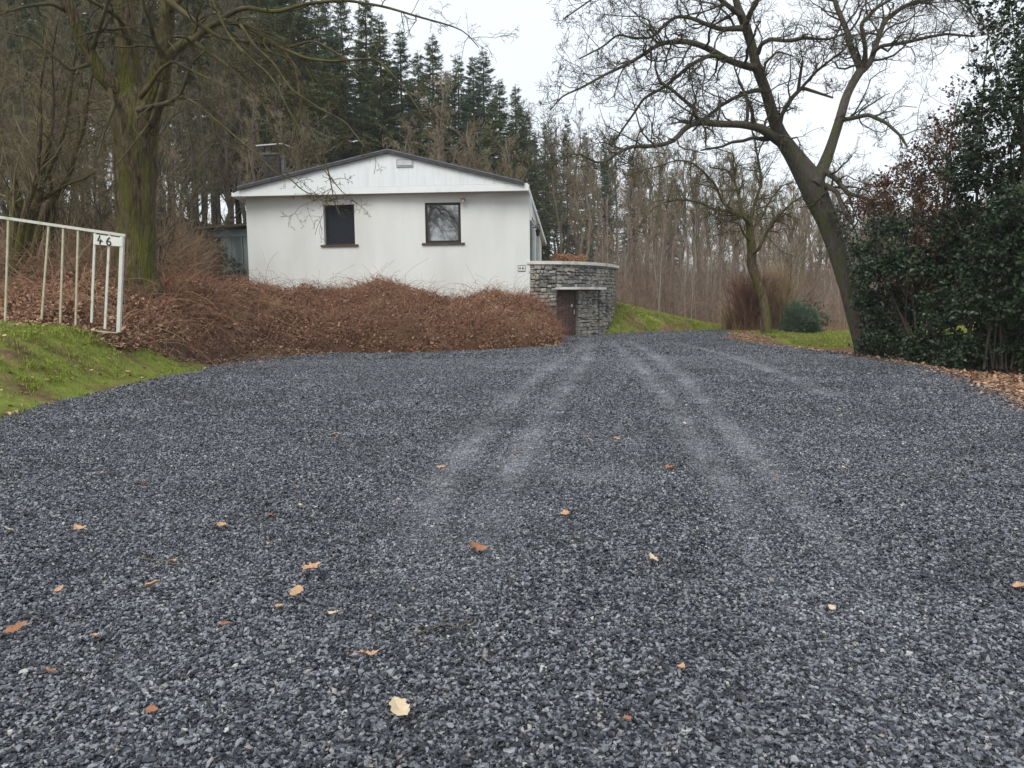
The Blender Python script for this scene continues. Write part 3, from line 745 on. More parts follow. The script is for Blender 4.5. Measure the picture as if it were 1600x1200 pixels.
def digit4(x, z, h):
    return [[(x + 0.32 * h, z + h), (x + 0.2 * h, z + 0.68 * h), (x + 0.0 * h, z + 0.36 * h), (x + 0.25 * h, z + 0.33 * h), (x + 0.58 * h, z + 0.36 * h)], [(x + 0.4 * h, z + 0.52 * h), (x + 0.34 * h, z + 0.25 * h), (x + 0.28 * h, z - 0.02 * h)]]
s_, z_ = s_on(Mp, Rp, 815, 419)
npl = obj('number_plate', obox(f2, s_ - 0.13, s_ + 0.13, -0.02, -0.002, z_ - 0.1, z_ + 0.1), m_whiteframe, house, local=True)
mbp = MB()
for q in ((s_ - .135, s_ + .135, z_ + .1, z_ + .118), (s_ - .135, s_ + .135, z_ - .118, z_ - .1), (s_ - .148, s_ - .13, z_ - .118, z_ + .118), (s_ + .13, s_ + .148, z_ - .118, z_ + .118)):
    obox(f2, q[0], q[1], -0.028, -0.003, q[2], q[3], mbp)
obj('plate_border', mbp, m_metal_dark, npl, local=True)
frp = lambda a, b, d: f2(s_ + a, d, z_ + b)
obj('digit_four', strokes(digit4(-0.09, -0.05, 0.1), frp, 0.024, -0.026, -0.021), m_black, npl, local=True)
obj('digit_six', strokes(digit6(0.02, -0.05, 0.1), frp, 0.024, -0.026, -0.021), m_black, npl, local=True)

# ------------------------------------------------------------------ round stone terrace with the basement door
def arc(t): t = math.radians(t); return np.array([0.7 + 4.5 * math.sin(t), 39.05 - 8.0 * math.cos(t)])
def arcn(t): t = math.radians(t); n = np.array([math.sin(t) / 4.5, -math.cos(t) / 8.0]); return n / np.linalg.norm(n)
ts = np.linspace(-1.5, 100, 600); ap = np.array([arc(t) for t in ts]); al = np.concatenate(([0], np.cumsum(np.linalg.norm(np.diff(ap, axis=0), axis=1))))
def at_s(s, out=0.0):
    t = np.interp(s, al, ts); return arc(t) + arcn(t) * out
def s_of_px(px):
    best = None
    for s in np.linspace(0, np.interp(75, ts, al), 900):
        x, y = at_s(s); q = 800 + FPX * x / (y * math.cos(PITCH))
        if best is None or abs(q - px) < best[0]: best = (abs(q - px), s)
    return best[1]
HT = 2.93
terr_o = empty('stone_terrace', (2.0, 34.0, 0.0))
tag(terr_o, 'round rubble stone terrace wall with pale coping beside the white house', 'terrace')
m_mortar = M('grey_mortar', (0.1, 0.097, 0.09), (0.19, 0.185, 0.17), 9, 0.95, 0.02, 20)
m_stone = M('grey_rubble_stone', (0.15, 0.145, 0.135), (0.4, 0.39, 0.36), 2.5, 0.9, 0.02, 9, tint=None, c3=(0.1, 0.098, 0.1), c3s=0.9, c3t=(0.5, 0.66), world=True)
def stone_mats():
    out = []
    for i, (a, b) in enumerate([((0.2, 0.19, 0.168), (0.38, 0.365, 0.325)), ((0.15, 0.147, 0.14), (0.28, 0.275, 0.262)), ((0.22, 0.205, 0.17), (0.42, 0.395, 0.335)), ((0.085, 0.084, 0.084), (0.17, 0.168, 0.166)), ((0.2, 0.17, 0.13), (0.34, 0.3, 0.24))]):
        out.append(M('rubble_stone_%s' % 'abcde'[i], a, b, 4, 0.92, 0.02, 12, world=True, c3=(0.085, 0.084, 0.084), c3s=1.3, c3t=(0.55, 0.76)))
    return out
SM = stone_mats()
sd0, sd1 = s_of_px(871), s_of_px(907.5); sp1 = s_of_px(938); sw = [s_of_px(948.5), s_of_px(955.5)]
s_end = np.interp(80, ts, al); DH = 1.9
def wallstrip(mb, s0, s1, z0, z1, out):
    n = max(2, int((s1 - s0) / 0.15)); ss = np.linspace(s0, s1, n)
    V = [(*at_s(s, out), z) for z in (z0, z1) for s in ss]
    return mb.add(V, np.array([(i, i + 1, n + i + 1, n + i) for i in range(n - 1)]))
core = MB(); REC = -0.1
wallstrip(core, 0, sd0, -0.3, HT, -0.06); wallstrip(core, sd0, s_end, DH + 0.02, HT, -0.06); wallstrip(core, sd1, sp1, -0.3, DH + 0.02, REC - .06)
wallstrip(core, sp1, s_end, -0.3, DH + .02, -0.06); 
for s, o0, o1 in ((sd0, 0.0, -0.75), (sd1, REC, -0.75), (sp1, 0.0, REC - .06)):
    core.add([(*at_s(s, o0), -0.3), (*at_s(s, o1), -0.3), (*at_s(s, o1), DH + .02), (*at_s(s, o0), DH + .02)], [(0, 1, 2, 3)])
core.add([(*at_s(sd0, 0), DH + .02), (*at_s(sp1, 0), DH + .02), (*at_s(sp1, -.8), DH + .02), (*at_s(sd0, -.8), DH + .02)], [(0, 1, 2, 3)])
top = [(*at_s(s, -0.08), HT - 0.02) for s in np.linspace(0, s_end, 40)] + [(0.5, 40.0, HT - 0.02)]
core.v.append(np.array(top)); core.f.append(np.array([(0, i, i + 1) for i in range(1, len(top) - 1)]) + core.n); core.t.append(np.full(len(top), .5)); core.n += len(top)
obj('wall_core', core, m_mortar, terr_o)
# rubble stones: one mesh per variant, scaled copies
vrng = np.random.default_rng(8); variants = []
for k in range(6):
    bm = bmesh.new(); bmesh.ops.create_cube(bm, size=1.0)
    bmesh.ops.bevel(bm, geom=bm.edges[:], offset=0.13, segments=1, affect='EDGES')
    for v in bm.verts: v.co += Vector(vrng.normal(0, 0.07, 3))
    me = bpy.data.meshes.new('rubble_stone'); bm.to_mesh(me); bm.free(); me.polygons.foreach_set('use_smooth', np.zeros(len(me.polygons), bool)); variants.append(me)
vmesh = {}; STONES = []
def stone(s, z, w, h, out): STONES.append((s, z, w, h, out))
def place_stones():
    """The 300 largest stones one by one, the small fillers between them as one part."""
    small = {k: MB() for k in range(5)}; STONES.sort(key=lambda q: -q[2] * q[3])
    for i, (s, z, w, h, out) in enumerate(STONES):
        light = s < 0.9 or (out < 0) or s > sp1
        k = int(vrng.integers(6)); mi = int(vrng.choice(5, p=[0.34, 0.16, 0.34, 0.06, 0.1] if light else [0.26, 0.32, 0.1, 0.29, 0.03]))
        p = at_s(s, out - 0.07 + vrng.uniform(0, 0.05)); n = arcn(np.interp(s, al, ts))
        loc = Vector((p[0] - 2.0, p[1] - 34.0, z + vrng.normal(0, .012))); rot = (vrng.normal(0, .05), vrng.normal(0, .08), math.atan2(n[1], n[0]) + math.pi / 2)
        scl_ = Vector((w * vrng.uniform(.9, 1.05), 0.16, h * vrng.uniform(.8, 1.1)))
        if i < 300:
            if (k, mi) not in vmesh:
                me = variants[k].copy(); me.materials.append(SM[mi]); vmesh[(k, mi)] = me
            o = bpy.data.objects.new('rubble_stone', vmesh[(k, mi)]); COL.objects.link(o); o.parent = terr_o
            o.location = loc; o.rotation_euler = rot; o.scale = scl_
        else:
            from mathutils import Euler
            mw = Matrix.LocRotScale(loc, Euler(rot), scl_); me = variants[k]
            V = [mw @ v.co for v in me.vertices]; F3 = [tuple(p_.vertices) for p_ in me.polygons]
            q4 = [f for f in F3 if len(f) == 4]; q3 = [f for f in F3 if len(f) == 3]
            small[mi].add(np.array(V), [np.array(x) for x in (q4, q3) if x])
    al_mb = MB(); ids = []
    for mi in range(5):
        if small[mi].n:
            off_ = al_mb.n
            al_mb.v += small[mi].v; al_mb.t += small[mi].t
            for f in small[mi].f: al_mb.f.append(f + off_); ids += [mi] * len(f)
            al_mb.n += small[mi].n
    if al_mb.n:
        o = obj('filler_stone', al_mb, SM[0], terr_o, local=True)
        for m_ in SM[1:]: o.data.materials.append(m_)
        o.data.polygons.foreach_set('material_index', np.array(ids, np.int32)); tag(o, kind='stuff')
nst = 0
def course(s0, s1, z0, z1, out):
    global nst
    z = z0
    while z < z1 - 0.04:
        h = min(vrng.uniform(0.1, 0.21), z1 - z)
        if z1 - z - h < 0.1: h = z1 - z
        s = s0
        while s < s1 - 0.02:
            w = min(vrng.lognormal(-1.55, 0.35), s1 - s)
            if s1 - s - w < 0.12: w = s1 - s
            if h > 0.17 and w < 0.3 and vrng.random() < 0.3:
                hh = h * vrng.uniform(0.4, 0.6)
                stone(s + w / 2, z + hh / 2, w - 0.016, hh - 0.014, out); stone(s + w / 2, z + hh + (h - hh) / 2, w - 0.016, h - hh - 0.014, out); nst += 2
            else:
                stone(s + w / 2, z + h / 2, w - 0.016, h - 0.016, out); nst += 1
            s += w
        z += h
svis = s_of_px(958)
course(0.14, sd0, 1.25, HT, 0.0); course(sd0, svis + 0.45, DH + 0.12, HT, 0.0); course(sd1, sp1, -0.05, DH, REC)
course(sp1, sw[0] - .1, -0.05, DH + .12, 0.0); course(sw[0] - .1, svis + 0.45, -0.05, 0.7, 0); course(sw[0] + .12, sw[1] - .12, 0.7, DH + .12, 0); course(sw[1] + .12, svis + .45, .7, DH + .12, 0)
place_stones()
print('rubble stones', len(STONES))
m_cop = M('pale_coping', (0.62, 0.6, 0.54), (0.74, 0.72, 0.67), 3, 0.85, 0.005, 20, c3=(0.5, 0.48, 0.42), c3s=2.0)
def curved_slab(s0, s1, o0, o1, z0, z1):
    n = max(4, int((s1 - s0) / 0.15)); ss = np.linspace(s0, s1, n); V = []
    for s in ss: V += [(*at_s(s, o0), z0), (*at_s(s, o1), z0), (*at_s(s, o1), z1), (*at_s(s, o0), z1)]
    F = [(4 * i + j, 4 * i + (j + 1) % 4, 4 * i + 4 + (j + 1) % 4, 4 * i + 4 + j) for i in range(n - 1) for j in range(4)] + [(0, 1, 2, 3), (4 * n - 1, 4 * n - 2, 4 * n - 3, 4 * n - 4)]
    return MB().add(V, np.array(F))
obj('coping', curved_slab(0.05, s_end, -0.3, 0.09, HT, HT + 0.13), m_cop, terr_o)
obj('door_canopy', curved_slab(sd0 - .03, sp1 + .02, -0.5, 0.32, DH + 0.03, DH + 0.125), m_cop, terr_o)
m_door = M('dark_brown_door', (0.05, 0.03, 0.026), (0.09, 0.058, 0.05), 5, 0.5, 0.004, 30, stretch=(4, 4, .6))
def dfr(s, d, z): return np.array([*at_s(s, d), z])
door = obj('door', obox(dfr, sd0, sd1, -0.3, -0.24, 0.0, DH + .01), m_door, terr_o)
nb2 = 6
for i in range(nb2):
    a = sd0 + 0.05 + i * (sd1 - sd0 - .1) / nb2
    obj('door_plank', obox(dfr, a + .01, a + (sd1 - sd0 - .1) / nb2 - .01, -0.24, -0.215, 0.03, DH - .05), m_door, door)
obj('door_handle', obox(dfr, sd1 - .2, sd1 - .15, -0.21, -0.15, 0.92, 1.1), M('brass', (0.5, 0.45, 0.35), None, 6, 0.35, metallic=0.9), door)
obj('door_bell', obox(dfr, sd1 - .32, sd1 - .26, -0.21, -0.18, 1.22, 1.34), m_whiteframe, door)
for s in sw:
    w_ = obj('slit_window', obox(dfr, s - .08, s + .08, -0.2, -0.052, 0.72, DH - .08), m_black, terr_o)
    obj('slit_lintel', obox(dfr, s - .14, s + .14, -0.1, 0.02, DH - .08, DH + .02), SM[0], w_)
    obj('pane', obox(dfr, s - .07, s + .07, -0.05, -0.045, 0.75, DH - .1), m_shutter, w_)

# shed / annexe left of the house
sb = toH(P(352, 436, 35.5)); sx0 = toH(P(331, 400, 35.5))[0]; sx1 = WL - 0.02
shed = empty('annexe_shed', tuple(HW(sx1, sb[1], 2.2)), HR)
tag(shed, 'low grey shed with flat mossy roof attached to the left of the house', 'shed')
W_ = sx1 - sx0; zs_ = toH(P(360, 350, 35.5))[2] - 2.2
m_sheet = M('blue_grey_sheet', (0.13, 0.16, 0.16), (0.21, 0.245, 0.245), 3, 0.6, 0.004, 10, stretch=(2, 2, .5), c3=(0.09, 0.11, 0.11), c3s=1.5)
m_fb = M('pale_blue_grey_fascia', (0.2, 0.25, 0.28), (0.28, 0.33, 0.36), 3, 0.6)
m_sroof = M('mossy_felt_roof', (0.045, 0.035, 0.028), (0.1, 0.075, 0.055), 5, 0.95, 0.02, 12)
obj('shed_wall', MB().box(-W_, 0, 0, 4.0, -0.8, zs_ - 0.1), M('shed_timber', (0.05, 0.042, 0.035), (0.09, 0.075, 0.06), 5, 0.9), shed, local=True)
zf = toH(P(360, 359, 35.5))[2] - 2.2; zf2 = toH(P(360, 370, 35.5))[2] - 2.2
obj('shed_fascia', MB().box(-W_ + .02, 0, -0.06, -0.01, zf2, zf + 0.02), m_fb, shed, local=True)
npn = 5
for i in range(npn):
    a = -W_ + 0.42 + i * (W_ - .44) / npn
    obj('sheet_panel', MB().box(a + .015, a + (W_ - .44) / npn - .015, -0.04 - .012 * (i % 2), -0.006, -0.8, zf2 - 0.02), m_sheet, shed, local=True)
obj('shed_roof', MB().hexa([(-W_ - 0.55, -0.5, zf + .0), (0, -0.5, zf + .19), (-W_ - 0.55, 4.3, zf + .1), (0, 4.3, zf + .29), (-W_ - 0.55, -0.5, zf + .1), (0, -0.5, zf + .29), (-W_ - 0.55, 4.3, zf + .2), (0, 4.3, zf + .39)]), m_sroof, shed, local=True)

# ------------------------------------------------------------------ gate leaf with the number 46
g0, g1 = P(-40, 333.5, 13.0), P(193, 368, 13.3)
gate = empty('gate', tuple(P(188, 518, 13.3)))
tag(gate, 'white tubular metal gate leaf with the number 46 standing on the bank', 'gate')
m_gate = M('chalky_white_paint', (0.52, 0.52, 0.46), (0.64, 0.64, 0.57), 14, 0.6, 0.002, 60, c3=(0.42, 0.4, 0.28), c3s=5, c3t=(0.58, 0.72))
m_bar = M('weathered_cream_paint', (0.36, 0.33, 0.22), (0.52, 0.49, 0.36), 10, 0.7, 0.002, 60, c3=(0.3, 0.26, 0.16), c3s=6, c3t=(0.58, 0.72))
def sq(a, b, w, d, mb=None):
    """Square-section bar from a to b."""
    a = np.asarray(a, float); b = np.asarray(b, float); t = norm(b - a); s = norm(np.cross(t, np.array([0, 1.0, 0]))) * w / 2; n = norm(np.cross(s, t)) * d / 2
    V = [p + i * s + j * n for p in (a, b) for j in (-1, 1) for i in (-1, 1)]
    return (mb or MB()).hexa(V)
gp = lambda px, py: P(px, py, 13.0 + 0.3 * (px + 40) / 233.0)
obj('top_rail', sq(g0, gp(196, 368), 0.046, 0.05), m_gate, gate)
obj('end_post', sq(gp(191.5, 370), gp(185.5, 519), 0.058, 0.06), m_gate, gate)
obj('bottom_rail', sq(gp(-40, 503), gp(185, 520), 0.02, 0.02), m_bar, gate)
for xa, xb, yb in ((13, 8, 503), (76, 65, 499), (99, 94, 508), (122, 118, 511), (148.5, 143, 504), (171, 164, 514), (-20, -24, 500)):
    ya = 337 + (xa + 10) * 0.15 + 3
    obj('gate_bar', sq(gp(xa, ya), gp(xb, yb), 0.029 if xa < 140 else 0.036, 0.024), m_bar if xa < 140 else m_gate, gate)
pa, pb, pc, pd = gp(148, 366.0), gp(192, 371.8), gp(193, 385.5), gp(148, 382)
yo = np.array([0, -0.04, 0]); y2 = np.array([0, 0.02, 0])
nplate = obj('number_plate', MB().hexa([pd + yo, pc + yo, pd + y2, pc + y2, pa + yo, pb + yo, pa + y2, pb + y2]), M('plate_white', (0.66, 0.67, 0.62), (0.74, 0.75, 0.7), 8, 0.55), gate)
gx_ = (pb - pa) / np.linalg.norm(pb - pa); gz_ = np.array([0, 0, 1.0])
frg = lambda a, b, d: pd + gx_ * a + gz_ * b + np.array([0, -d, 0])
_hh = 11.6 * 13.2 / FPX; _px = 13.2 / FPX
obj('digit_four', strokes(digit4(6.5 * _px, 2.4 * _px, _hh), frg, 0.02, 0.043, 0.047), m_black, nplate)
obj('digit_six', strokes(digit6(19.5 * _px, 1.6 * _px, _hh), frg, 0.02, 0.043, 0.047), m_black, nplate)
#@@TREES
# ------------------------------------------------------------------ trees and shrubs
m_oakbark = M('mossy_oak_bark', (0.02, 0.015, 0.009), (0.2, 0.155, 0.095), 4, 0.95, 0.12, 5, stretch=(5, 5, 0.8), c3=(0.105, 0.11, 0.026), c3s=0.9, c3t=(0.46, 0.62), spec=0.1)
m_bark = M('dark_grey_bark', (0.05, 0.043, 0.036), (0.12, 0.105, 0.085), 6, 0.95, 0.03, 10, stretch=(3, 3, 0.6), c3=(0.075, 0.09, 0.03), c3s=1.6, c3t=(0.52, 0.66), spec=0.1)
m_twig = M('brown_twigs', (0.055, 0.042, 0.033), (0.12, 0.095, 0.07), 3, 0.9, spec=0.1)
m_twigmoss = M('olive_twigs', (0.095, 0.082, 0.048), (0.23, 0.2, 0.12), 2, 0.9, spec=0.1)
m_oaktwig = M('dark_mossy_limbs', (0.04, 0.033, 0.02), (0.12, 0.105, 0.055), 3, 0.9, 0.01, 12, spec=0.1, c3=(0.09, 0.1, 0.025), c3s=2.5, c3t=(0.55, 0.7))
m_twigtan = M('tan_twigs', (0.18, 0.14, 0.09), (0.33, 0.265, 0.18), 2, 0.9, spec=0.1)
m_woodbark = M('woodland_bark', (0.1, 0.085, 0.066), (0.22, 0.188, 0.145), 1.5, 0.95, 0.02, 8, stretch=(2, 2, 0.4), c3=(0.11, 0.115, 0.06), c3s=0.8, spec=0.1)
m_sprucebark = M('spruce_bark', (0.06, 0.045, 0.038), (0.13, 0.1, 0.085), 2, 0.95, stretch=(2, 2, 0.5), spec=0.1)
m_spruce = M('spruce_needles', (0.055, 0.085, 0.03), (0.15, 0.19, 0.085), 0.6, 0.75, tint=0.6, spec=0.15)
m_spruceb = M('blue_spruce_needles', (0.05, 0.09, 0.055), (0.13, 0.185, 0.12), 0.6, 0.75, tint=0.6, spec=0.15)
m_birch = M('pale_young_bark', (0.22, 0.19, 0.15), (0.4, 0.36, 0.3), 2, 0.9, spec=0.1)
m_holly = M('holly_leaves', (0.012, 0.024, 0.01), (0.04, 0.068, 0.028), 1.2, 0.4, tint=0.65, spec=0.35)
m_beech = M('copper_dead_leaves', (0.06, 0.028, 0.016), (0.17, 0.085, 0.045), 1.2, 0.7, tint=0.65, spec=0.2)
m_cane = M('bramble_canes', (0.095, 0.045, 0.03), (0.42, 0.225, 0.14), 0.7, 0.85, tint=0.7, spec=0.15, c3=(0.34, 0.25, 0.14), c3s=0.8, c3t=(0.55, 0.75))
m_deadleaf = M('dry_leaves', (0.12, 0.056, 0.032), (0.54, 0.355, 0.24), 1.0, 0.85, tint=0.8, spec=0.15)
m_litter = M('bramble_litter', (0.05, 0.028, 0.018), (0.14, 0.08, 0.05), 6, 0.95, 0.06, 10)
m_green = M('evergreen_leaves', (0.016, 0.034, 0.018), (0.05, 0.085, 0.045), 1.5, 0.5, tint=0.6, spec=0.3)
m_ivy = M('ivy_leaves', (0.014, 0.032, 0.01), (0.045, 0.085, 0.025), 1.5, 0.4, tint=0.6, spec=0.4)

def add_tubes(mb, Q, R, S=3): V, F = tubes(Q, R, S); mb.add(V, F, np.repeat(RNG.random(len(Q)), Q.shape[1] * S))

def tree_from_limbs(name, label, cat, base, stems, limbs, levels, trunk_mat, twig_mat, S0=14, rough_trunk=0.0, group=None, seed=1, Sl=6):
    """stems (hand-traced thick ones) -> trunk part; limbs + grown levels -> crown part."""
    rng = np.random.default_rng(seed); t = empty(name, tuple(base)); tag(t, label, cat, group)
    tm = MB()
    for q, r in stems:
        K = len(q); S = S0; mult = None
        if rough_trunk:
            a = np.arange(S) * 2 * math.pi / S; kk = np.arange(K) * np.linalg.norm(q[-1] - q[0]) / K
            X = np.stack(np.broadcast_arrays(np.cos(a)[None] * 6.5, np.sin(a)[None] * 6.5, kk[:, None] * 1.2), -1)
            Y = np.stack(np.broadcast_arrays(np.cos(a)[None] * 1.3, np.sin(a)[None] * 1.3, kk[:, None] * 1.5), -1)
            mult = (1 + rough_trunk * (np.abs(vnoise(X, 3) - 0.5) * 2 - 0.5) * 1.6 + rough_trunk * 2.2 * (vnoise(Y, 9) - 0.5))[None]
        V, F = tubes(q[None], r[None], S, mult); tm.add(V, F)
    obj('trunk', tm, trunk_mat, t, smooth=True)
    cm = MB()
    Q = np.stack([q for q, r in limbs]); R = np.stack([r for q, r in limbs])
    V, F = tubes(Q, R, Sl); cm.add(V, F)
    ln = np.linalg.norm(np.diff(Q, axis=1), axis=2).sum(1)
    cnt = np.maximum(2, (ln * levels[0].pop('per_m')).astype(int))
    for i, L in enumerate(levels):
        S = L.pop('S', 3)
        Q, R = grow(rng, Q, R, cnt if i == 0 else L.pop('n'), **L)
        add_tubes(cm, Q, R, S)
    obj('crown', cm, twig_mat, t, smooth=True)
    return t

# --- walnut leaning over the drive on the right
DW = 22.6
w_trunk = limb([(x, y, r * .93) for x, y, r in [(1352, 556, 17), (1347, 535, 14.5), (1331, 475, 13.5), (1314, 412, 14), (1293, 345, 17), (1277, 312, 19), (1266, 284, 21), (1250, 258, 17), (1234, 234, 14), (1218, 212, 12), (1206, 175, 9.5), (1194, 134, 8.5), (1181, 103, 8), (1175, 72, 7.5), (1165, 40, 7.5), (1152, 10, 5.5), (1140, -40, 4.5)]], 22.8, 22.0, 0.3, 60)
w_r = limb([(1270, 290, 13), (1287, 262, 9.5), (1300, 225, 7.5), (1312, 187, 7), (1322, 150, 6.3), (1334, 126, 6.2), (1346, 108, 6.5)], 22.6, 23.6, 0, 24)
WL_ = []
def wl_(pix, a, b, bow=0.0): WL_.append(limb(pix, a, b, bow))
wl_([(1346, 110, 6), (1337, 92, 4.6), (1330, 75, 4.3), (1322, 45, 4), (1307, 10, 3.6), (1296, -40, 2.5)], 23.6, 24.4)
wl_([(1348, 110, 5), (1352, 92, 3.6), (1352, 75, 3.2), (1345, 37, 2.8), (1370, 12, 2.4), (1400, -6, 2)], 23.6, 22.6)
wl_([(1347, 110, 5.5), (1360, 98, 4.6), (1372, 60, 4.2), (1382, 32, 3.8), (1412, 10, 3.4), (1440, 2, 3), (1485, -12, 2)], 23.6, 25)
wl_([(1362, 84, 3), (1376, 72, 2.8), (1417, 66, 2.5), (1450, 58, 2.2), (1478, 53, 2), (1524, 57, 1.3)], 23.8, 22.4)
wl_([(1312, 187, 4.5), (1326, 186, 3.4), (1357, 179, 3), (1385, 192, 2.7), (1407, 212, 2.2), (1418, 230, 1.5)], 23.1, 21.8)
wl_([(1184, 84, 4), (1189, 69, 3.4), (1204, 61, 3.2), (1231, 64, 2.8), (1256, 59, 2.5), (1294, 62, 1.8), (1320, 52, 1.2)], 22.0, 20.6)
wl_([(1180, 106, 6), (1160, 102, 5), (1137, 94, 4.6), (1106, 75, 4.4), (1075, 64, 4), (1031, 67, 3.4), (1003, 87, 3), (975, 103, 2.6), (944, 117, 2.2), (909, 137, 1.8), (878, 150, 1.3), (860, 172, 1)], 22.2, 19.2, 0.5)
wl_([(1130, 91, 3.6), (1109, 86, 3), (1081, 100, 2.8), (1062, 116, 2.6), (1037, 137, 2.3), (1006, 153, 2), (990, 178, 1.7), (972, 203, 1.4), (956, 227, 1)], 21.6, 22.8)
wl_([(1160, 44, 5), (1147, 44, 4), (1128, 47, 3.5), (1106, 39, 3.1), (1081, 28, 2.8), (1056, 25, 2.5), (1037, 40, 2.2), (1019, 60, 2), (987, 59, 1.8), (965, 53, 1.6), (944, 72, 1.3), (905, 92, 1)], 22.0, 24.0, -0.5)
wl_([(1222, 222, 9), (1206, 212, 7.5), (1190, 200, 6.5), (1159, 194, 5.6), (1125, 194, 5.2), (1090, 190, 4.6), (1069, 200, 4), (1053, 222, 3.6), (1019, 229, 3.2), (981, 228, 2.8), (959, 244, 2.4), (940, 258, 2.1), (925, 253, 1.8), (909, 239, 1.5), (887, 240, 1.2), (858, 264, 1)], 22.4, 19.6, -0.4)
wl_([(1090, 189, 3.4), (1084, 169, 2.9), (1065, 153, 2.6), (1050, 140, 2.4), (1031, 128, 2.2), (1023, 103, 1.6), (1028, 80, 1)], 21.2, 20.4)
wl_([(1196, 140, 4), (1175, 142, 3.3), (1147, 153, 2.8), (1125, 166, 2.4), (1100, 187, 2), (1082, 205, 1.4)], 22.1, 23.4)
wl_([(1212, 212, 5), (1216, 205, 4), (1222, 178, 3.4), (1237, 153, 3.2), (1253, 137, 2.8), (1275, 144, 2.2), (1302, 153, 1.4)], 22.3, 21.4)
wl_([(1250, 140, 2.4), (1275, 112, 2), (1300, 92, 1.7), (1320, 77, 1.2)], 21.7, 21.0)
wl_([(1247, 142, 2.6), (1250, 120, 2.3), (1254, 95, 1.7)], 21.8, 21.5)
wl_([(1290, 290, 5), (1308, 300, 3.6), (1318, 330, 2.6), (1330, 347, 2)], 22.5, 21.6)
wl_([(1290, 268, 5), (1304, 278, 4), (1325, 302, 3.4), (1352, 310, 2.6), (1380, 322, 2)], 22.6, 21.4)
wl_([(1165, 40, 5), (1172, 20, 4), (1184, -3, 3.6), (1205, -50, 2.5)], 22.0, 21.0)
wl_([(1158, 25, 4), (1120, -5, 3), (1060, -30, 2.4), (1000, -35, 1.6), (950, -10, 1.2)], 22.0, 20.5)
wl_([(1200, 150, 3), (1190, 130, 2.4), (1196, 98, 2), (1215, 80, 1.5), (1240, 88, 1)], 22.1, 21.2)
wl_([(1140, -40, 4), (1100, -70, 3), (1040, -60, 2.2), (990, -25, 1.6), (930, -5, 1.2), (880, 30, 1)], 22.0, 23.0)
wl_([(1400, -6, 3), (1430, -30, 2.4), (1470, -20, 2), (1510, 10, 1.4), (1530, 40, 1)], 23, 24.0)
tree_from_limbs('walnut_tree', 'large leaning bare tree with twisting dark limbs right of the drive', 'tree', (P(1352, 556, 22.8)[0], 22.8, 0.0), [w_trunk, w_r], WL_,
    [dict(per_m=5.5, lr=(0.16, 0.4), ang=(30, 85), K=8, wig=0.3, up=0.1, rr=0.5, rmin=0.0095, t0=0.03, S=4, absl=(0.6, 2.5), env=0.35),
     dict(n=6, lr=(0.35, 0.7), ang=(30, 80), K=6, wig=0.34, up=0.1, rr=0.6, rmin=0.0065, t0=0.1),
     dict(n=5, lr=(0.3, 0.65), ang=(30, 80), K=4, wig=0.4, up=0.08, rr=0.7, rmin=0.0055, t0=0.1),
     dict(n=2, lr=(0.35, 0.7), ang=(30, 75), K=2, wig=0.3, up=0.1, rr=0.8, rmin=0.005, t0=0.2)],
    m_bark, m_bark, 18, 0.06, seed=3)

# --- big mossy oak on the left bank
DO = 18.0
o_trunk = limb([(x, y, r * .9) for x, y, r in [(218, 500, 46), (217, 456, 42), (215, 440, 36), (213, 400, 31.5), (212, 362, 31), (212, 312, 31), (211, 266, 33), (212, 219, 33), (214, 185, 36), (208, 162, 33), (202, 140, 23), (200, 94, 18.5), (197, 47, 17.5), (194, 0, 17), (188, -70, 14), (184, -160, 9)]], 18.0, 18.1, 0, 120)
o_r = limb([(222, 200, 22), (232, 170, 20), (242, 146, 18.5), (250, 122, 16), (256, 90, 12.5), (260, 47, 11), (263, 0, 10), (272, -70, 7), (285, -130, 4)], 17.95, 17.2, 0, 60)
o_l = limb([(205, 150, 18), (188, 141, 15), (174, 132, 13), (159, 119, 11), (141, 84, 9.3), (125, 53, 8.3), (109, 12, 7.8), (92, -40, 6), (70, -90, 4)], 18.0, 17.0, 0, 50)
OL = []
def ol_(pix, a, b, bow=0.0): OL.append(limb(pix, a, b, bow))
ol_([(257, 100, 9), (264, 88, 8.5), (281, 70, 7.5), (300, 66, 6.5), (315, 52, 5.5), (344, 31, 4.6), (375, 37, 4), (406, 52, 3.8), (437, 74, 3.2), (462, 103, 2.8), (475, 131, 2.3), (469, 175, 1.9), (459, 212, 1.5), (450, 246, 1.1)], 17.7, 15.6)
ol_([(437, 74, 2.6), (480, 92, 2.2), (520, 96, 1.9), (587, 91, 1.7), (612, 115, 1.5), (637, 144, 1.3), (652, 168, 1.1), (670, 196, .8)], 15.8, 15.0)
ol_([(462, 103, 2.2), (468, 150, 1.9), (476, 187, 1.7), (490, 209, 1.5), (503, 234, 1.4), (515, 275, 1.2), (522, 314, .9), (530, 335, .7)], 15.6, 14.6)
ol_([(344, 31, 4), (380, 10, 3.4), (430, 20, 3), (480, 5, 2.6), (540, 0, 2.2), (600, 10, 1.8), (660, 28, 1.5), (694, 37, 1.2), (726, 48, 1), (748, 74, .7)], 17.0, 15.0)
ol_([(215, 172, 5), (240, 166, 4), (259, 162, 3.4), (281, 150, 3), (291, 125, 2.5), (300, 98, 2), (320, 80, 1.4)], 17.2, 16.0)
ol_([(219, 152, 4.5), (234, 134, 3.6), (250, 109, 3), (270, 95, 2.4), (300, 110, 1.8), (330, 125, 1.4)], 17.1, 16.0)
ol_([(281, 150, 2.4), (305, 160, 2), (340, 190, 1.7), (370, 215, 1.5), (400, 240, 1.3), (428, 268, 1.2), (455, 280, 1.1), (470, 296, .9), (495, 308, .7)], 16.6, 15.0)
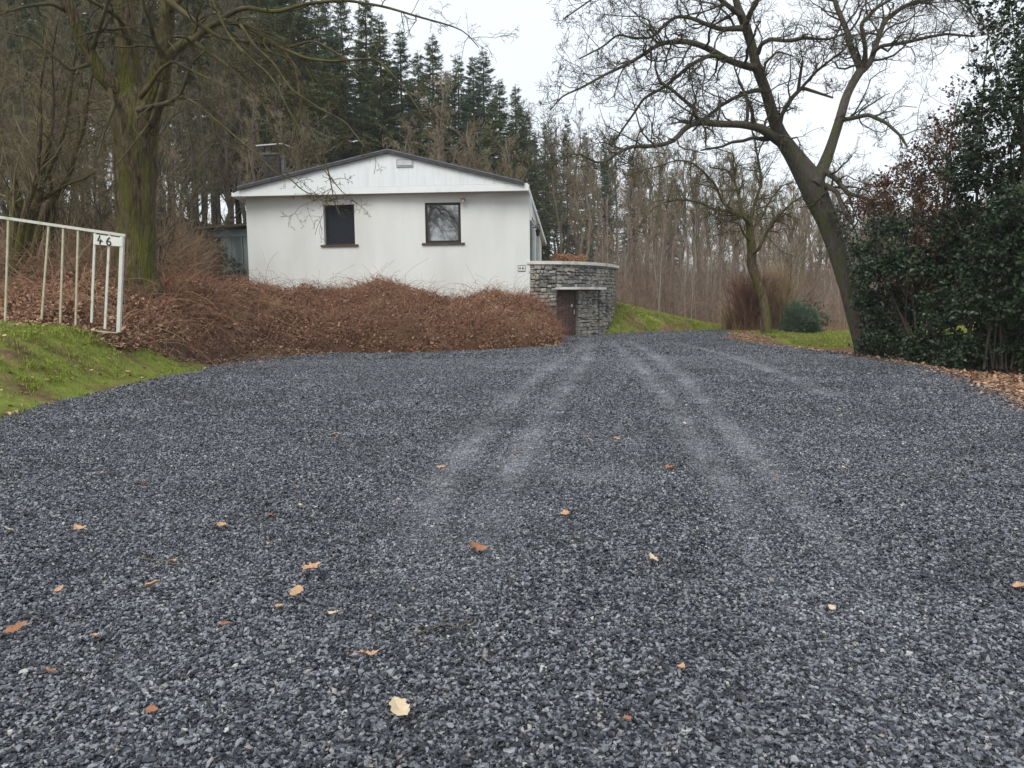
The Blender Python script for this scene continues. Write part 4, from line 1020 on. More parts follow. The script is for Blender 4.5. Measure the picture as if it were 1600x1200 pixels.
ol_([(306, 68, 5), (330, 85, 3.6), (352, 100, 3), (380, 125, 2.5), (405, 150, 2), (420, 180, 1.6), (432, 215, 1.3), (440, 250, 1)], 17.0, 16.4)
ol_([(375, 37, 3), (400, 75, 2.4), (425, 95, 2), (455, 140, 1.7), (500, 170, 1.4), (540, 190, 1.1), (570, 230, .9)], 16.6, 14.4)
ol_([(141, 84, 5), (150, 60, 3.4), (160, 30, 2.8), (172, -10, 2.2), (180, -50, 1.5)], 17.6, 16.4)
ol_([(200, 60, 6), (188, 30, 4), (172, 18, 3.2), (150, 5, 2.6), (120, -10, 2)], 17.8, 16.6)
ol_([(172, 140, 4), (178, 165, 3), (168, 190, 2.4), (160, 215, 1.8), (152, 250, 1.2)], 17.6, 16.6)
ol_([(110, 20, 4), (80, 5, 3), (40, 10, 2.4), (0, 22, 1.8), (-50, 40, 1.2)], 17.4, 15.8)
ol_([(141, 100, 3.4), (110, 110, 2.4), (80, 85, 2), (50, 60, 1.6), (10, 50, 1.2)], 17.5, 16.8)
ol_([(262, 20, 6), (285, -5, 4.5), (320, -25, 3.6), (380, -50, 3), (450, -60, 2.4), (520, -50, 2), (590, -30, 1.6), (650, -10, 1.2)], 17.4, 15.8)
ol_([(256, 90, 5), (240, 60, 3.5), (235, 35, 3), (225, 10, 2.4), (218, -30, 2)], 17.3, 16.2)
ol_([(320, -25, 3), (345, 30, 2.2), (360, 60, 1.9), (390, 90, 1.7), (425, 120, 1.4), (450, 170, 1.1), (480, 220, .9), (505, 265, .8), (535, 300, .7)], 16.6, 14.2)
ol_([(188, -70, 8), (160, -110, 5), (100, -120, 4), (30, -100, 3), (-40, -60, 2)], 18.1, 15.5)
ol_([(255, 130, 4), (235, 190, 1.9), (205, 230, 1.5), (182, 258, 1.1)], 17.1, 16.6)
ol_([(262, 0, 6), (300, 30, 4), (345, 60, 3), (400, 66, 2.4), (450, 75, 2), (490, 62, 1.7), (534, 87, 1.4), (560, 120, 1)], 17.2, 16.0)
tree_from_limbs('oak_tree', 'big mossy oak with a thick ridged trunk behind the white gate', 'tree', (P(217, 450, 18.0)[0], 18.0, P(217, 450, 18.0)[2]), [o_trunk, o_r, o_l], OL,
    [dict(per_m=3.6, lr=(0.2, 0.5), ang=(25, 75), K=7, wig=0.22, up=-0.07, rr=0.5, rmin=0.006, t0=0.12, S=4, absl=(0.5, 2.0)),
     dict(n=5, lr=(0.3, 0.65), ang=(25, 70), K=6, wig=0.24, up=-0.06, rr=0.6, rmin=0.0042, t0=0.1),
     dict(n=4, lr=(0.3, 0.65), ang=(25, 70), K=4, wig=0.3, up=-0.05, rr=0.7, rmin=0.0034, t0=0.1),
     dict(n=2, lr=(0.35, 0.7), ang=(25, 70), K=3, wig=0.26, up=0.0, rr=0.8, rmin=0.003, t0=0.2)],
    m_oakbark, m_oaktwig, 64, 0.09, seed=5)

# --- small arching fruit tree at the far end of the drive
a_tr = limb([(1197, 530, 9), (1197, 495, 7.3), (1192, 465, 7), (1182, 435, 7.3), (1174, 412, 8), (1175, 392, 7), (1171, 357, 6), (1170, 337, 5)], 32.5, 32.5, 0.3, 40)
AL = []
def al_(pix, a, b, bow=0.0): AL.append(limb([(x, y, r * .72) for x, y, r in pix], a, b, bow))
al_([(1171, 350, 5), (1165, 342, 4.2), (1150, 332, 3.8), (1132, 329, 3.3), (1115, 327, 2.9), (1095, 316, 2.6), (1062, 311, 2.3), (1037, 316, 2), (1017, 327, 1.7), (1005, 345, 1.4), (990, 364, 1)], 32.5, 29.6)
al_([(1170, 345, 4), (1159, 331, 3.5), (1153, 300, 3), (1147, 281, 2.6), (1138, 266, 2), (1110, 262, 1.4)], 32.5, 33.4)
al_([(1150, 333, 3), (1128, 316, 2.7), (1119, 290, 2.4), (1100, 269, 2.1), (1081, 253, 1.9), (1056, 250, 1.7), (1031, 259, 1.4), (1003, 266, 1.2), (975, 277, .9)], 32.2, 31)
al_([(1172, 345, 4), (1181, 312, 3.3), (1190, 287, 3), (1187, 262, 2.6), (1181, 231, 2.1), (1178, 208, 1.5)], 32.5, 32)
al_([(1177, 395, 4), (1185, 390, 3.4), (1197, 365, 3), (1212, 342, 2.7), (1237, 317, 2.3), (1258, 304, 1.8), (1275, 296, 1.2)], 32.5, 31)
al_([(1174, 360, 3), (1190, 340, 2.4), (1205, 310, 2), (1222, 290, 1.6), (1240, 285, 1.2)], 32.5, 34)
al_([(1170, 375, 3), (1160, 362, 2.2), (1156, 350, 1.8), (1140, 345, 1.4), (1120, 350, 1)], 32.5, 31.4)
al_([(1147, 281, 2.4), (1150, 260, 1.8), (1145, 240, 1.4), (1120, 232, 1.1)], 33, 33.5)
tree_from_limbs('fruit_tree', 'small arching bare fruit tree in front of the low conifer bush', 'tree', (P(1197, 528, 32.5)[0], 32.5, 0.0), [a_tr], AL,
    [dict(per_m=6.5, lr=(0.2, 0.5), ang=(30, 80), K=6, wig=0.25, up=-0.02, rr=0.55, rmin=0.01, t0=0.1, S=4, absl=(0.5, 1.8)),
     dict(n=6, lr=(0.35, 0.7), ang=(30, 80), K=5, wig=0.28, up=-0.03, rr=0.65, rmin=0.007, t0=0.1),
     dict(n=5, lr=(0.4, 0.7), ang=(30, 80), K=3, wig=0.28, up=0.0, rr=0.75, rmin=0.006, t0=0.1)],
    m_oakbark, m_oaktwig, 14, 0.06, seed=7)

# --- mossy multi-stemmed trees behind the gate
def multi(name, label, base_px, D, stems, seed, per_m=3.5, mat=None):
    b = P(*base_px, D); LS = []
    for s in stems: LS.append(limb(s, D, D + RNG.uniform(-1.0, 1.0)))
    tr = [(q[:, :], r) for q, r in LS]
    up = []
    for q, r in LS: up.append((q, r * 0.55))
    tree_from_limbs(name, label, 'tree', tuple(b), tr, up,
        [dict(per_m=per_m, lr=(0.2, 0.5), ang=(25, 70), K=6, wig=0.2, up=0.12, rr=0.8, rmin=0.006, t0=0.3, S=4, absl=(0.6, 1.9)),
         dict(n=5, lr=(0.35, 0.7), ang=(25, 70), K=5, wig=0.24, up=0.06, rr=0.65, rmin=0.0045, t0=0.1),
         dict(n=4, lr=(0.35, 0.7), ang=(25, 70), K=4, wig=0.24, up=0.03, rr=0.75, rmin=0.004, t0=0.1)],
        m_oakbark, m_twigmoss, 10, 0.08, seed=seed)
multi('mossy_tree', 'leftmost mossy multi-stemmed tree behind the white gate', (16, 432), 17.5,
      [[(14, 436, 8), (20, 380, 7), (24, 335, 6), (12, 300, 5), (0, 275, 4), (-20, 230, 3), (-30, 150, 1.5)], [(18, 436, 7), (26, 370, 6), (32, 325, 5.5), (26, 300, 4.5), (18, 262, 3.8), (4, 232, 3), (-8, 180, 2), (0, 110, 1)],
       [(22, 436, 7), (32, 370, 6), (42, 320, 5), (56, 285, 4), (60, 250, 3.4), (64, 200, 2.6), (62, 140, 2), (72, 80, 1.2)]], 21)
multi('mossy_tree', 'mossy tree with lichen spotted stems leaning right behind the gate', (36, 440), 18.2,
      [[(26, 440, 9), (38, 390, 7.5), (52, 340, 6.5), (62, 300, 6), (66, 260, 4.6), (78, 220, 3.6), (84, 160, 2.6), (80, 90, 1.8), (90, 30, 1)], [(50, 336, 5), (64, 300, 4.4), (70, 275, 4), (90, 240, 3), (104, 190, 2.4), (112, 130, 1.6), (120, 70, 1)],
       [(56, 320, 3.4), (85, 300, 2.6), (105, 288, 2.2), (130, 280, 1.6), (150, 268, 1.2)]], 22)
multi('mossy_tree', 'mossy tree with a slanting stem nearest the big oak', (45, 440), 19.0,
      [[(34, 442, 7), (50, 395, 6), (64, 355, 6), (80, 318, 6), (96, 295, 5), (110, 268, 4.4), (118, 235, 3.4), (130, 205, 3), (138, 150, 2.2), (150, 90, 1.4)], [(80, 318, 4), (100, 280, 3), (112, 258, 2.6), (114, 240, 2.4), (124, 200, 1.8), (120, 150, 1.4), (130, 100, 1)],
       [(84, 420, 5), (80, 370, 4.4), (84, 330, 4), (78, 285, 3), (72, 240, 2.2), (76, 190, 1.5)]], 23)

# --- woodland trees: a few meshes, many copies
def bare_mesh(seed, H, r0, clear, nb, spread, twigr, n2=6, n3=5, n4=0, upb=0.22):
    rng = np.random.default_rng(seed); K = 14
    z = np.linspace(-0.4, H, K); q = np.stack([np.cumsum(rng.normal(0, 0.012 * H, K)), np.cumsum(rng.normal(0, 0.012 * H, K)), z], -1); q[:, :2] -= q[1, :2]
    r = r0 * (1 - np.linspace(0, 1, K)) ** 0.7 + 0.015; r[0] *= 1.25
    tm = MB(); V, F = tubes(q[None], r[None], 8); tm.add(V, F)
    Q, R = grow(rng, q[None], r[None], nb, (0.16 * spread, 0.34 * spread), (25, 60), 7, 0.16, upb, clear, 0.99, 0.5, twigr * 1.6, env=0.45)
    add_tubes(tm, Q, R, 4)
    cm = MB(); Q, R = grow(rng, Q, R, n2, (0.3, 0.6), (25, 60), 5, 0.2, upb * 0.5, 0.2, 1, 0.6, twigr * 1.2); add_tubes(cm, Q, R)
    Q, R = grow(rng, Q, R, n3, (0.4, 0.75), (20, 60), 4, 0.22, upb * 0.4, 0.1, 1, 0.7, twigr); add_tubes(cm, Q, R)
    if n4:
        Q, R = grow(rng, Q, R, n4, (0.4, 0.8), (20, 60), 3, 0.22, 0.05, 0.1, 1, 0.75, twigr); add_tubes(cm, Q, R)
    return tm.mesh('trunk', True), cm.mesh('crown', True)
BARE = [bare_mesh(100 + k, 15, 0.15 + 0.03 * (k % 3), 0.3 + 0.05 * (k % 4), 34, (0.6, 0.75, 0.9, 0.7, 1.0, 0.55)[k], 0.013, 6, 7, 0) for k in range(6)]
TAN = [bare_mesh(130 + k, 9, 0.1, 0.12, 34, 1.15, 0.010, 6, 6, 0, 0.3) for k in range(2)]
for tm, cm in BARE: tm.materials.append(m_woodbark); cm.materials.append(m_twigmoss)
BARE3 = [(a, b, m_bark, m_twigmoss) for a, b in BARE[:4]]
BARE2 = [(a, b, m_woodbark, m_twigtan) for a, b in BARE[:3]]
for tm, cm in TAN: tm.materials.append(m_woodbark); cm.materials.append(m_twigtan)

def plant_tree(name, label, group, meshes, x, y, scale, rz, cat='tree', parts=('trunk', 'crown'), sz=None, dz=0.0):
    t = empty(name, (x, y, T1(x, y) + dz), rz); t.scale = (scale, scale, sz or scale); tag(t, label, cat, group)
    for i, nm in enumerate(parts): obj(nm, meshes[i], meshes[i + 2] if len(meshes) > 2 else None, t, local=True)
    return t

def spruce_mesh(seed, H, clear, lmax, dense=1.0):
    rng = np.random.default_rng(seed); tm, cm = MB(), MB(); K = 10
    z = np.linspace(-0.5, H, K); q = np.stack([rng.normal(0, 0.02, K), rng.normal(0, 0.02, K), z], -1); r = 0.2 * (H / 22) * (1 - np.linspace(0, 1, K)) ** 0.8 + 0.012
    V, F = tubes(q[None], r[None], 8); tm.add(V, F)
    zz = np.arange(clear * H, H - 0.1, 0.30); nb = 7
    zb_ = np.repeat(zz, nb) + rng.uniform(-0.3, 0.2, len(zz) * nb); N = len(zb_)
    f = np.clip((H - zb_) / (H * (1 - clear)), 0, 1)
    L = lmax * (0.025 + 0.975 * f ** 0.82) * rng.uniform(0.4, 1.15, N) * np.where(f > 0.85, 0.8, 1)
    az = rng.uniform(0, 6.283, N); hd = np.stack([np.cos(az), np.sin(az), 0 * az], -1)
    Kb = 5; u = np.linspace(0, 1, Kb)
    droop = (0.28 + 0.35 * f)[:, None] * L[:, None]
    Q = np.stack([0 * az, 0 * az, zb_], -1)[:, None] + hd[:, None] * (L[:, None] * u)[..., None]
    Q[..., 2] += -droop * u ** 1.3 + 0.22 * L[:, None] * u ** 3 + (0.5 * (1 - f) * L)[:, None] * u
    R = np.maximum(0.018 * L[:, None] * (1 - 0.8 * u), 0.006)
    add_tubes(tm, Q, R)
    ns = np.maximum(4, (L * 9 * dense)).astype(int); ii = np.repeat(np.arange(N), ns); n = len(ii)
    t = rng.uniform(0.12, 1.0, n); p = t * (Kb - 1); i = np.minimum(p.astype(int), Kb - 2); fr = (p - i)[:, None]
    c = Q[ii, i] * (1 - fr) + Q[ii, i + 1] * fr; tan = norm(Q[ii, i + 1] - Q[ii, i]); side = norm(np.cross(tan, [0, 0, 1.0])) * rng.choice([-1, 1], n)[:, None]
    d = norm(tan * rng.uniform(0.3, 0.9, n)[:, None] + side * rng.uniform(0.2, 1.0, n)[:, None] + np.array([0, 0, 1.0]) * rng.uniform(-0.9, 0.15, n)[:, None])
    nr = norm(np.cross(d, side) + 0.5 * rng.normal(size=(n, 3)))
    V, F = leafs(c, d, nr, rng.uniform(0.22, 0.52, n) * (0.6 + 0.4 * (1 - t)), rng.uniform(0.016, 0.036, n), 0.4)
    cm.add(V, F, np.repeat(rng.random(n), 4))
    zd_ = rng.uniform(0.12 * H, clear * H, 26) if clear > 0.2 else np.zeros(0)          # dead snags under the crown
    if len(zd_):
        az = rng.uniform(0, 6.28, 26); l = rng.uniform(0.4, 1.6, 26); Qd = np.stack([np.stack([np.cos(az) * l * t_, np.sin(az) * l * t_, zd_ - 0.25 * l * t_], -1) for t_ in (0, .5, 1)], 1)
        add_tubes(tm, Qd, np.full((26, 3), 0.011))
    return tm.mesh('trunk', True), cm.mesh('crown')
SPR = [spruce_mesh(200, 22, 0.05, 4.3, 5.2), spruce_mesh(201, 22, 0.1, 3.9, 5.2), spruce_mesh(202, 22, 0.36, 3.9, 5.2), spruce_mesh(203, 22, 0.43, 3.5, 5.2), spruce_mesh(204, 22, 0.18, 3.6, 5.2)]
for i, (tm, cm) in enumerate(SPR): tm.materials.append(m_sprucebark); cm.materials.append((m_spruceb, m_spruce, m_spruce, m_spruce, m_spruce)[i])

def by_tip(px, py, D, name, label, group, meshes, H, rz=0.0, wide=1.0, **k):
    p = P(px, py, D); z0 = T1(p[0], D); s = (p[2] - z0) / H
    return plant_tree(name, label, group, meshes, p[0], D, s * wide, rz, sz=s, **k)
frng = np.random.default_rng(77)
tips = [(806, 131, 62, 1), (780, 122, 57, 4), (755, 78, 60, 0), (739, 87, 55, 0), (715, 84, 58, 1), (675, 53, 54, 4), (653, 78, 60, 1), (625, 47, 56, 0), (592, 19, 54, 1), (570, -10, 58, 4), (822, 172, 66, 4), (770, 150, 52, 1), (700, 110, 64, 4)]
names = ['slim spruce whose tip stands alone nearest the open sky', 'thin pointed spruce just left of the lone rightmost tip', 'dense blue-green spruce with the highest tip above the right roof slope', 'dense blue-green spruce left of the highest tip above the right roof slope',
  'spruce at the left of the blue-green pair above the right window', 'ragged open spruce with a tall tip right of the roof ridge', 'short spruce tip between two taller ones above the roof ridge', 'bluish spruce with a sharp tip right above the roof ridge', 'tall spruce whose tip almost reaches the top of the picture', 'spruce left of the roof ridge cut off by the top of the picture',
  'lowest spruce at the right end of the dark row', 'lower front spruce standing before the right end of the dark row', 'spruce half hidden behind the skyline trees above the gable vent']
for i, (px, py, D, v) in enumerate(tips):
    by_tip(px, py, D, 'spruce_tree', names[i], 'spruces behind the house', SPR[v], 22, frng.uniform(0, 6), 1.25)
for i, (px, py) in enumerate([(560, 60), (608, 95), (645, 120), (688, 130), (728, 150), (765, 175), (798, 190), (580, 110), (520, 40), (835, 205)]):
    by_tip(px, py, frng.uniform(64, 74), 'spruce_tree', 'half hidden spruce in the second row behind the roof', 'spruces behind the house', SPR[int(frng.integers(0, 2))], 22, frng.uniform(0, 6), 1.25)
for i in range(34):
    px = -140 + 20.5 * i + frng.uniform(-9, 9); D = frng.uniform(44, 64); py = frng.uniform(-230, -60) if px < 470 else frng.uniform(-90, 10)
    if px > 540: continue
    by_tip(px, py, D, 'spruce_tree', 'tall plantation spruce with bare lower trunk on the slope left of the house', 'plantation spruces on the left slope', SPR[int(frng.integers(2, 5)) if px < 380 else int(frng.integers(0, 5))], 22, frng.uniform(0, 6), frng.uniform(0.85, 1.1))
for px, py, D, lab in ((852, 190, 76, 'nearest the house corner'), (886, 178, 80, 'with the highest tip'), (985, 238, 74, 'standing apart under the long low limb'), (1050, 262, 85, 'farthest to the right'), (915, 205, 88, 'right of the highest tip'), (945, 225, 70, 'above the right end of the terrace')):
    by_tip(px, py, D, 'spruce_tree', 'far grey-green conifer in the bare wood, ' + lab, 'far conifers right of the house', SPR[int(frng.integers(0, 2))], 22, frng.uniform(0, 6), 0.9)
# bare trees left of and behind the house
tl = ['tallest tan bare tree, above the gable vent', 'tan bare tree above the right window', 'tan bare tree directly behind the roof ridge', 'tan bare tree rising right behind the chimney', 'tan bare tree above the left window', 'tan bare tree behind the chimney cap', 'low tan bare tree at the right end of the roof', 'tan bare tree above the grey shed']
for i, (px, py, D, k) in enumerate([(690, 135, 47, 0), (735, 190, 45, 1), (640, 190, 46, 1), (440, 140, 42, 0), (480, 170, 46, 1), (395, 160, 43, 0), (790, 215, 46, 1), (340, 120, 46, 1)]):
    by_tip(px, py, D, 'bare_tree', tl[i], 'tan bare trees behind the house', TAN[k], 9, frng.uniform(0, 6), 1.25)
for i in range(30):
    px = -160 + 19 * i + frng.uniform(-12, 12); D = frng.uniform(26, 46) if px < 270 else frng.uniform(43, 50)
    by_tip(px, frng.uniform(-60, 110), D, 'bare_tree', 'slender bare broadleaf tree in the wood on the left slope', 'bare trees on the left slope', BARE3[int(frng.integers(0, 4))], 15, frng.uniform(0, 6), 0.8)
HZ = []
for k in range(3):
    me = bare_mesh(150 + k, 7, 0.06, 0.05, 40, 1.3, 0.008, 6, 6, 0, 0.12); me[0].materials.append(m_bark); me[1].materials.append(m_twigtan if k == 1 else m_twigmoss); HZ.append(me)
for i in range(26):
    px = -90 + 16 * i + frng.uniform(-8, 8); D = frng.uniform(22, 38) if px < 250 else frng.uniform(38, 46)
    by_tip(px, frng.uniform(120, 250), D, 'hazel_bush', 'low spreading bare hazel in the undergrowth of the left slope', 'hazels on the left slope', HZ[int(frng.integers(0, 3))], 7, frng.uniform(0, 6), frng.uniform(1.0, 1.4))
# the wood right of the house
for i in range(128):
    px = 826 + (1640 - 826) * (i + frng.uniform(-0.5, 0.5)) / 127; D = frng.uniform(49, 96)
    py = np.interp(px, [820, 880, 960, 1050, 1150, 1250, 1330, 1420, 1640], [170, 182, 205, 225, 240, 262, 285, 300, 300]) + frng.uniform(-5, 60)
    M_ = BARE2[int(frng.integers(0, 3))] if frng.random() < 0.5 else BARE[int(frng.integers(0, 6))]
    by_tip(px, py, D, 'bare_tree', 'slender bare tree in the brown winter wood beyond the terrace', 'bare trees in the wood on the right', M_, 15, frng.uniform(0, 6), 0.95)
for i in range(46):
    px = 905 + 16 * i + frng.uniform(-9, 9); D = frng.uniform(58, 98)
    by_tip(px, frng.uniform(330, 400), D, 'hazel_bush', 'low bushy bare hazel filling the wood beyond the grass bank', 'hazels in the wood on the right', (*HZ[int(frng.integers(0, 3))], m_woodbark, m_twigtan if i % 2 else m_twigmoss), 7, frng.uniform(0, 6), frng.uniform(1.3, 1.9))
# pale saplings along the wood's edge
def sapling_mesh(seed):
    rng = np.random.default_rng(seed); K = 8; H = 5.0
    q = np.stack([np.cumsum(rng.normal(0, 0.05, K)), np.cumsum(rng.normal(0, 0.05, K)), np.linspace(-0.2, H, K)], -1); r = 0.032 * (1 - np.linspace(0, .8, K))
    m = MB(); V, F = tubes(q[None], r[None], 5); m.add(V, F)
    Q, R = grow(rng, q[None], r[None], 22, (0.1, 0.28), (15, 45), 5, 0.12, 0.3, 0.15, 1, 0.5, 0.009); add_tubes(m, Q, R)
    Q, R = grow(rng, Q, R, 4, (0.3, 0.6), (15, 45), 4, 0.15, 0.15, 0.2, 1, 0.7, 0.007); add_tubes(m, Q, R)
    return m.mesh('young_birch', True)
m_sap = M('pinkish_brown_saplings', (0.15, 0.105, 0.08), (0.32, 0.245, 0.195), 1.2, 0.9, spec=0.1)
SAP = []
for k in range(6):
    me = sapling_mesh(300 + k); me.materials.append(m_birch if k < 2 else m_sap); SAP.append(me)
for i in range(150):
    px = frng.uniform(935, 1350); D = frng.uniform(42.5, 50) if px < 1140 else frng.uniform(40, 56); x = P(px, 480, D)[0]
    s = frng.uniform(0.65, 1.25)
    o = obj('sapling', SAP[int(frng.integers(0, 6))], None, None, (x, D, T1(x, D))); o.scale = (s, s, s * frng.uniform(0.85, 1.15)); o.rotation_euler = (frng.normal(0, .05), frng.normal(0, .05), frng.uniform(0, 6))
    tag(o, 'thin upright sapling at the edge of the wood behind the grass bank', 'sapling', 'saplings along the edge of the wood')
# bare trees behind the viewer, seen mirrored in the right window
for x, y, k, s in ((-8.6, -16, 4, 1.0), (-12.5, -22, 2, 1.2), (-5.5, -24, 0, 1.15), (-10.5, -30, 1, 1.3)):
    plant_tree('bare_tree', 'bare tree mirrored in the right window of the house', 'trees mirrored in the window', BARE[k], x, y, s, 1.0 * k)
#@@SHRUBS
# ------------------------------------------------------------------ brambles along the bank
def bramble_grid(px0, px1, nu=60, nv=26):
    u = np.linspace(px0, px1, nu)
    B_ = np.stack([np.interp(u, bramble_px, _bb[:, k]) for k in range(3)], -1)
    ty = np.interp(u, [t[0] for t in top_px], [t[1] for t in top_px])
    dep = np.interp(u, [-60, 190, 300, 400, 600, 800, 860, 876], [3.4, 3.2, 4.5, 5.5, 5.0, 4.2, 2.6, 1.2])
    gb0 = terr(B_[:, 0], B_[:, 1]); B_[:, 2] = np.minimum(B_[:, 2], gb0)
    Rg = np.array([P(px, y, b[1] + d) for px, y, b, d in zip(u, ty, B_, dep)])
    v = np.linspace(0, 1, nv); back_ = np.linspace(0, 1, 7)[1:]
    X = np.empty((nu, nv + 6, 3))
    for i in range(nu):
        bulge = np.sqrt(np.clip(1 - (1 - v) ** 2, 0, 1))
        X[i, :nv, :2] = B_[i, None, :2] * (1 - v[:, None]) + Rg[i, None, :2] * v[:, None]
        X[i, :nv, 2] = B_[i, 2] - 0.05 + (Rg[i, 2] - B_[i, 2]) * (0.55 * bulge + 0.45 * v)
        X[i, nv:, :2] = Rg[i, :2] + (Rg[i, :2] - B_[i, :2]) / max(1e-6, np.linalg.norm(Rg[i, :2] - B_[i, :2])) * (back_[:, None] * 2.0)
        g = terr(X[i, nv:, 0], X[i, nv:, 1])
        X[i, nv:, 2] = Rg[i, 2] * (1 - back_) + (np.minimum(g, Rg[i, 2]) - 0.1) * back_
    pit = np.clip(vnoise(np.concatenate([X[..., :2] * 2.3, X[..., 2:] * 2.3], -1), 35) - .5, 0, 1) * 0.9 * np.r_[np.linspace(0, 1, nv), np.ones(6)][None]
    X[..., 1] += pit; X[..., 2] -= pit * .4
    X[..., 2] += 0.5 * (vnoise(X[..., :2] * 1.1, 31) - 0.5) * np.r_[np.linspace(0.2, 1, nv), np.ones(6)][None] * 0.8 + 0.2 * (vnoise(X[..., :2] * 3.7, 32) - 0.5)
    return X
def bramble(label, px0, px1, seed, ncane, nleaf, green=0.0, cap_end=False):
    rng = np.random.default_rng(seed); X = bramble_grid(px0, px1)
    nu, nv, _ = X.shape; c0 = X[nu // 2, 0].copy()
    t = empty('bramble_thicket', tuple(c0)); tag(t, label, 'thicket', 'brambles along the bank')
    inner = X.copy(); inner[..., 2] -= 0.12; inner[:, 0, 2] -= 0.2
    vi = np.arange(nu * nv).reshape(nu, nv); F = np.stack([vi[:-1, :-1], vi[1:, :-1], vi[1:, 1:], vi[:-1, 1:]], -1).reshape(-1, 4)
    if cap_end:
        pass
    obj('litter_mound', MB().add(inner, F), m_litter, t, smooth=True)
    def samp(n, vmax=1.0):
        i = rng.uniform(0, nu - 1.001, n); j = rng.uniform(0.6, (nv - 1.001) * vmax, n); a, b = i.astype(int), j.astype(int); fi, fj = (i - a)[:, None], (j - b)[:, None]
        p = X[a, b] * (1 - fi) * (1 - fj) + X[a + 1, b] * fi * (1 - fj) + X[a, b + 1] * (1 - fi) * fj + X[a + 1, b + 1] * fi * fj
        n_ = norm(np.cross(X[a + 1, b] - X[a, b], X[a, b + 1] - X[a, b])); return p, n_
    # arching canes near the surface
    K = 5; p, n_ = samp(ncane); h = rdir(rng, ncane, 0.7); d = norm(h + n_ * rng.uniform(-0.1, 0.6, ncane)[:, None] + np.array([0, 0, 0.25]))
    L = rng.lognormal(math.log(0.42), 0.4, ncane); Q = np.empty((ncane, K, 3)); Q[:, 0] = p - n_ * rng.uniform(0.02, 0.12, ncane)[:, None]
    for k in range(1, K):
        d = norm(d + rng.normal(0, 0.34, (ncane, 3)) + np.array([0, 0, -0.12]) - n_ * 0.06); Q[:, k] = Q[:, k - 1] + d * (L / (K - 1))[:, None]
    R = rng.uniform(0.003, 0.007, ncane)[:, None] * np.linspace(1, 0.6, K)
    cane = MB(); V, F = tubes(Q, R, 3); cane.add(V, F, np.repeat(np.clip(rng.normal(0.45, 0.25, ncane), 0, 1), K * 3))
    # tall loose shoots standing out of the top
    nt = ncane // 5; p, n_ = samp(nt); d = norm(rdir(rng, nt, 0.2) * 0.7 + np.array([0, 0, 1.0])); L = rng.lognormal(math.log(0.5), 0.45, nt); Q = np.empty((nt, 7, 3)); Q[:, 0] = p - n_ * 0.05
    for k in range(1, 7):
        d = norm(d + rng.normal(0, 0.12, (nt, 3)) + np.array([0, 0, -0.17])); Q[:, k] = Q[:, k - 1] + d * (L / 6)[:, None]
    V, F = tubes(Q, np.full((nt, 7), 0.0042), 3); cane.add(V, F, np.repeat(rng.uniform(0.2, 0.9, nt), 21))
    nl = ncane // (40 if px0 < 600 else 200); p, n_ = samp(nl, .8); d = norm(rdir(rng, nl, 0.3) + n_ * 0.6 + np.array([0, 0, 0.4])); L = rng.uniform(0.9, 2.0, nl) * (0.55 if px0 > 600 else 1); Q = np.empty((nl, 9, 3)); Q[:, 0] = p - n_ * 0.1
    for k in range(1, 9):
        d = norm(d + rng.normal(0, 0.1, (nl, 3)) + np.array([0, 0, -0.16])); Q[:, k] = Q[:, k - 1] + d * (L / 8)[:, None]
    V, F = tubes(Q, rng.uniform(.005, .009, nl)[:, None] * np.linspace(1, .5, 9), 4); cane.add(V, F, np.repeat(rng.uniform(0.3, 1, nl), 36))
    obj('canes', cane, m_cane, t)
    p, n_ = samp(nleaf * 2); keep = vnoise(p * 1.7, 65) > rng.uniform(.15, .7, len(p)); p, n_ = p[keep], n_[keep]; nleaf = len(p); d = rdir(rng, nleaf, 0.6); ln = rng.lognormal(math.log(.064), .4, nleaf)
    lf = MB(); V, F = leafs(p + n_ * rng.uniform(-0.11, 0.07, nleaf)[:, None], d, norm(n_ + rng.normal(0, 0.6, (nleaf, 3))), ln, ln * rng.uniform(0.25, 0.42, nleaf), rng.uniform(0.1, 0.9, (nleaf, 1)))
    lf.add(V, F, np.repeat(np.clip(rng.random(nleaf) ** 1.5 + 0.5 * (vnoise(p * 2.0, 66) - .5), 0, 1), 4))
    obj('dry_foliage', lf, m_deadleaf, t)
    return t
bramble('brown bramble tangle behind the white gate and round the oak base', -60, 225, 41, 1800, 11000)
bramble('tall brown bramble mound between the oak and the left window', 225, 480, 42, 5200, 11500)
bramble('brown bramble mound below the wall between the two windows', 480, 692, 43, 5200, 11500)
bramble('rounded russet bramble mound next to the stone terrace door', 692, 876, 44, 6000, 10000)

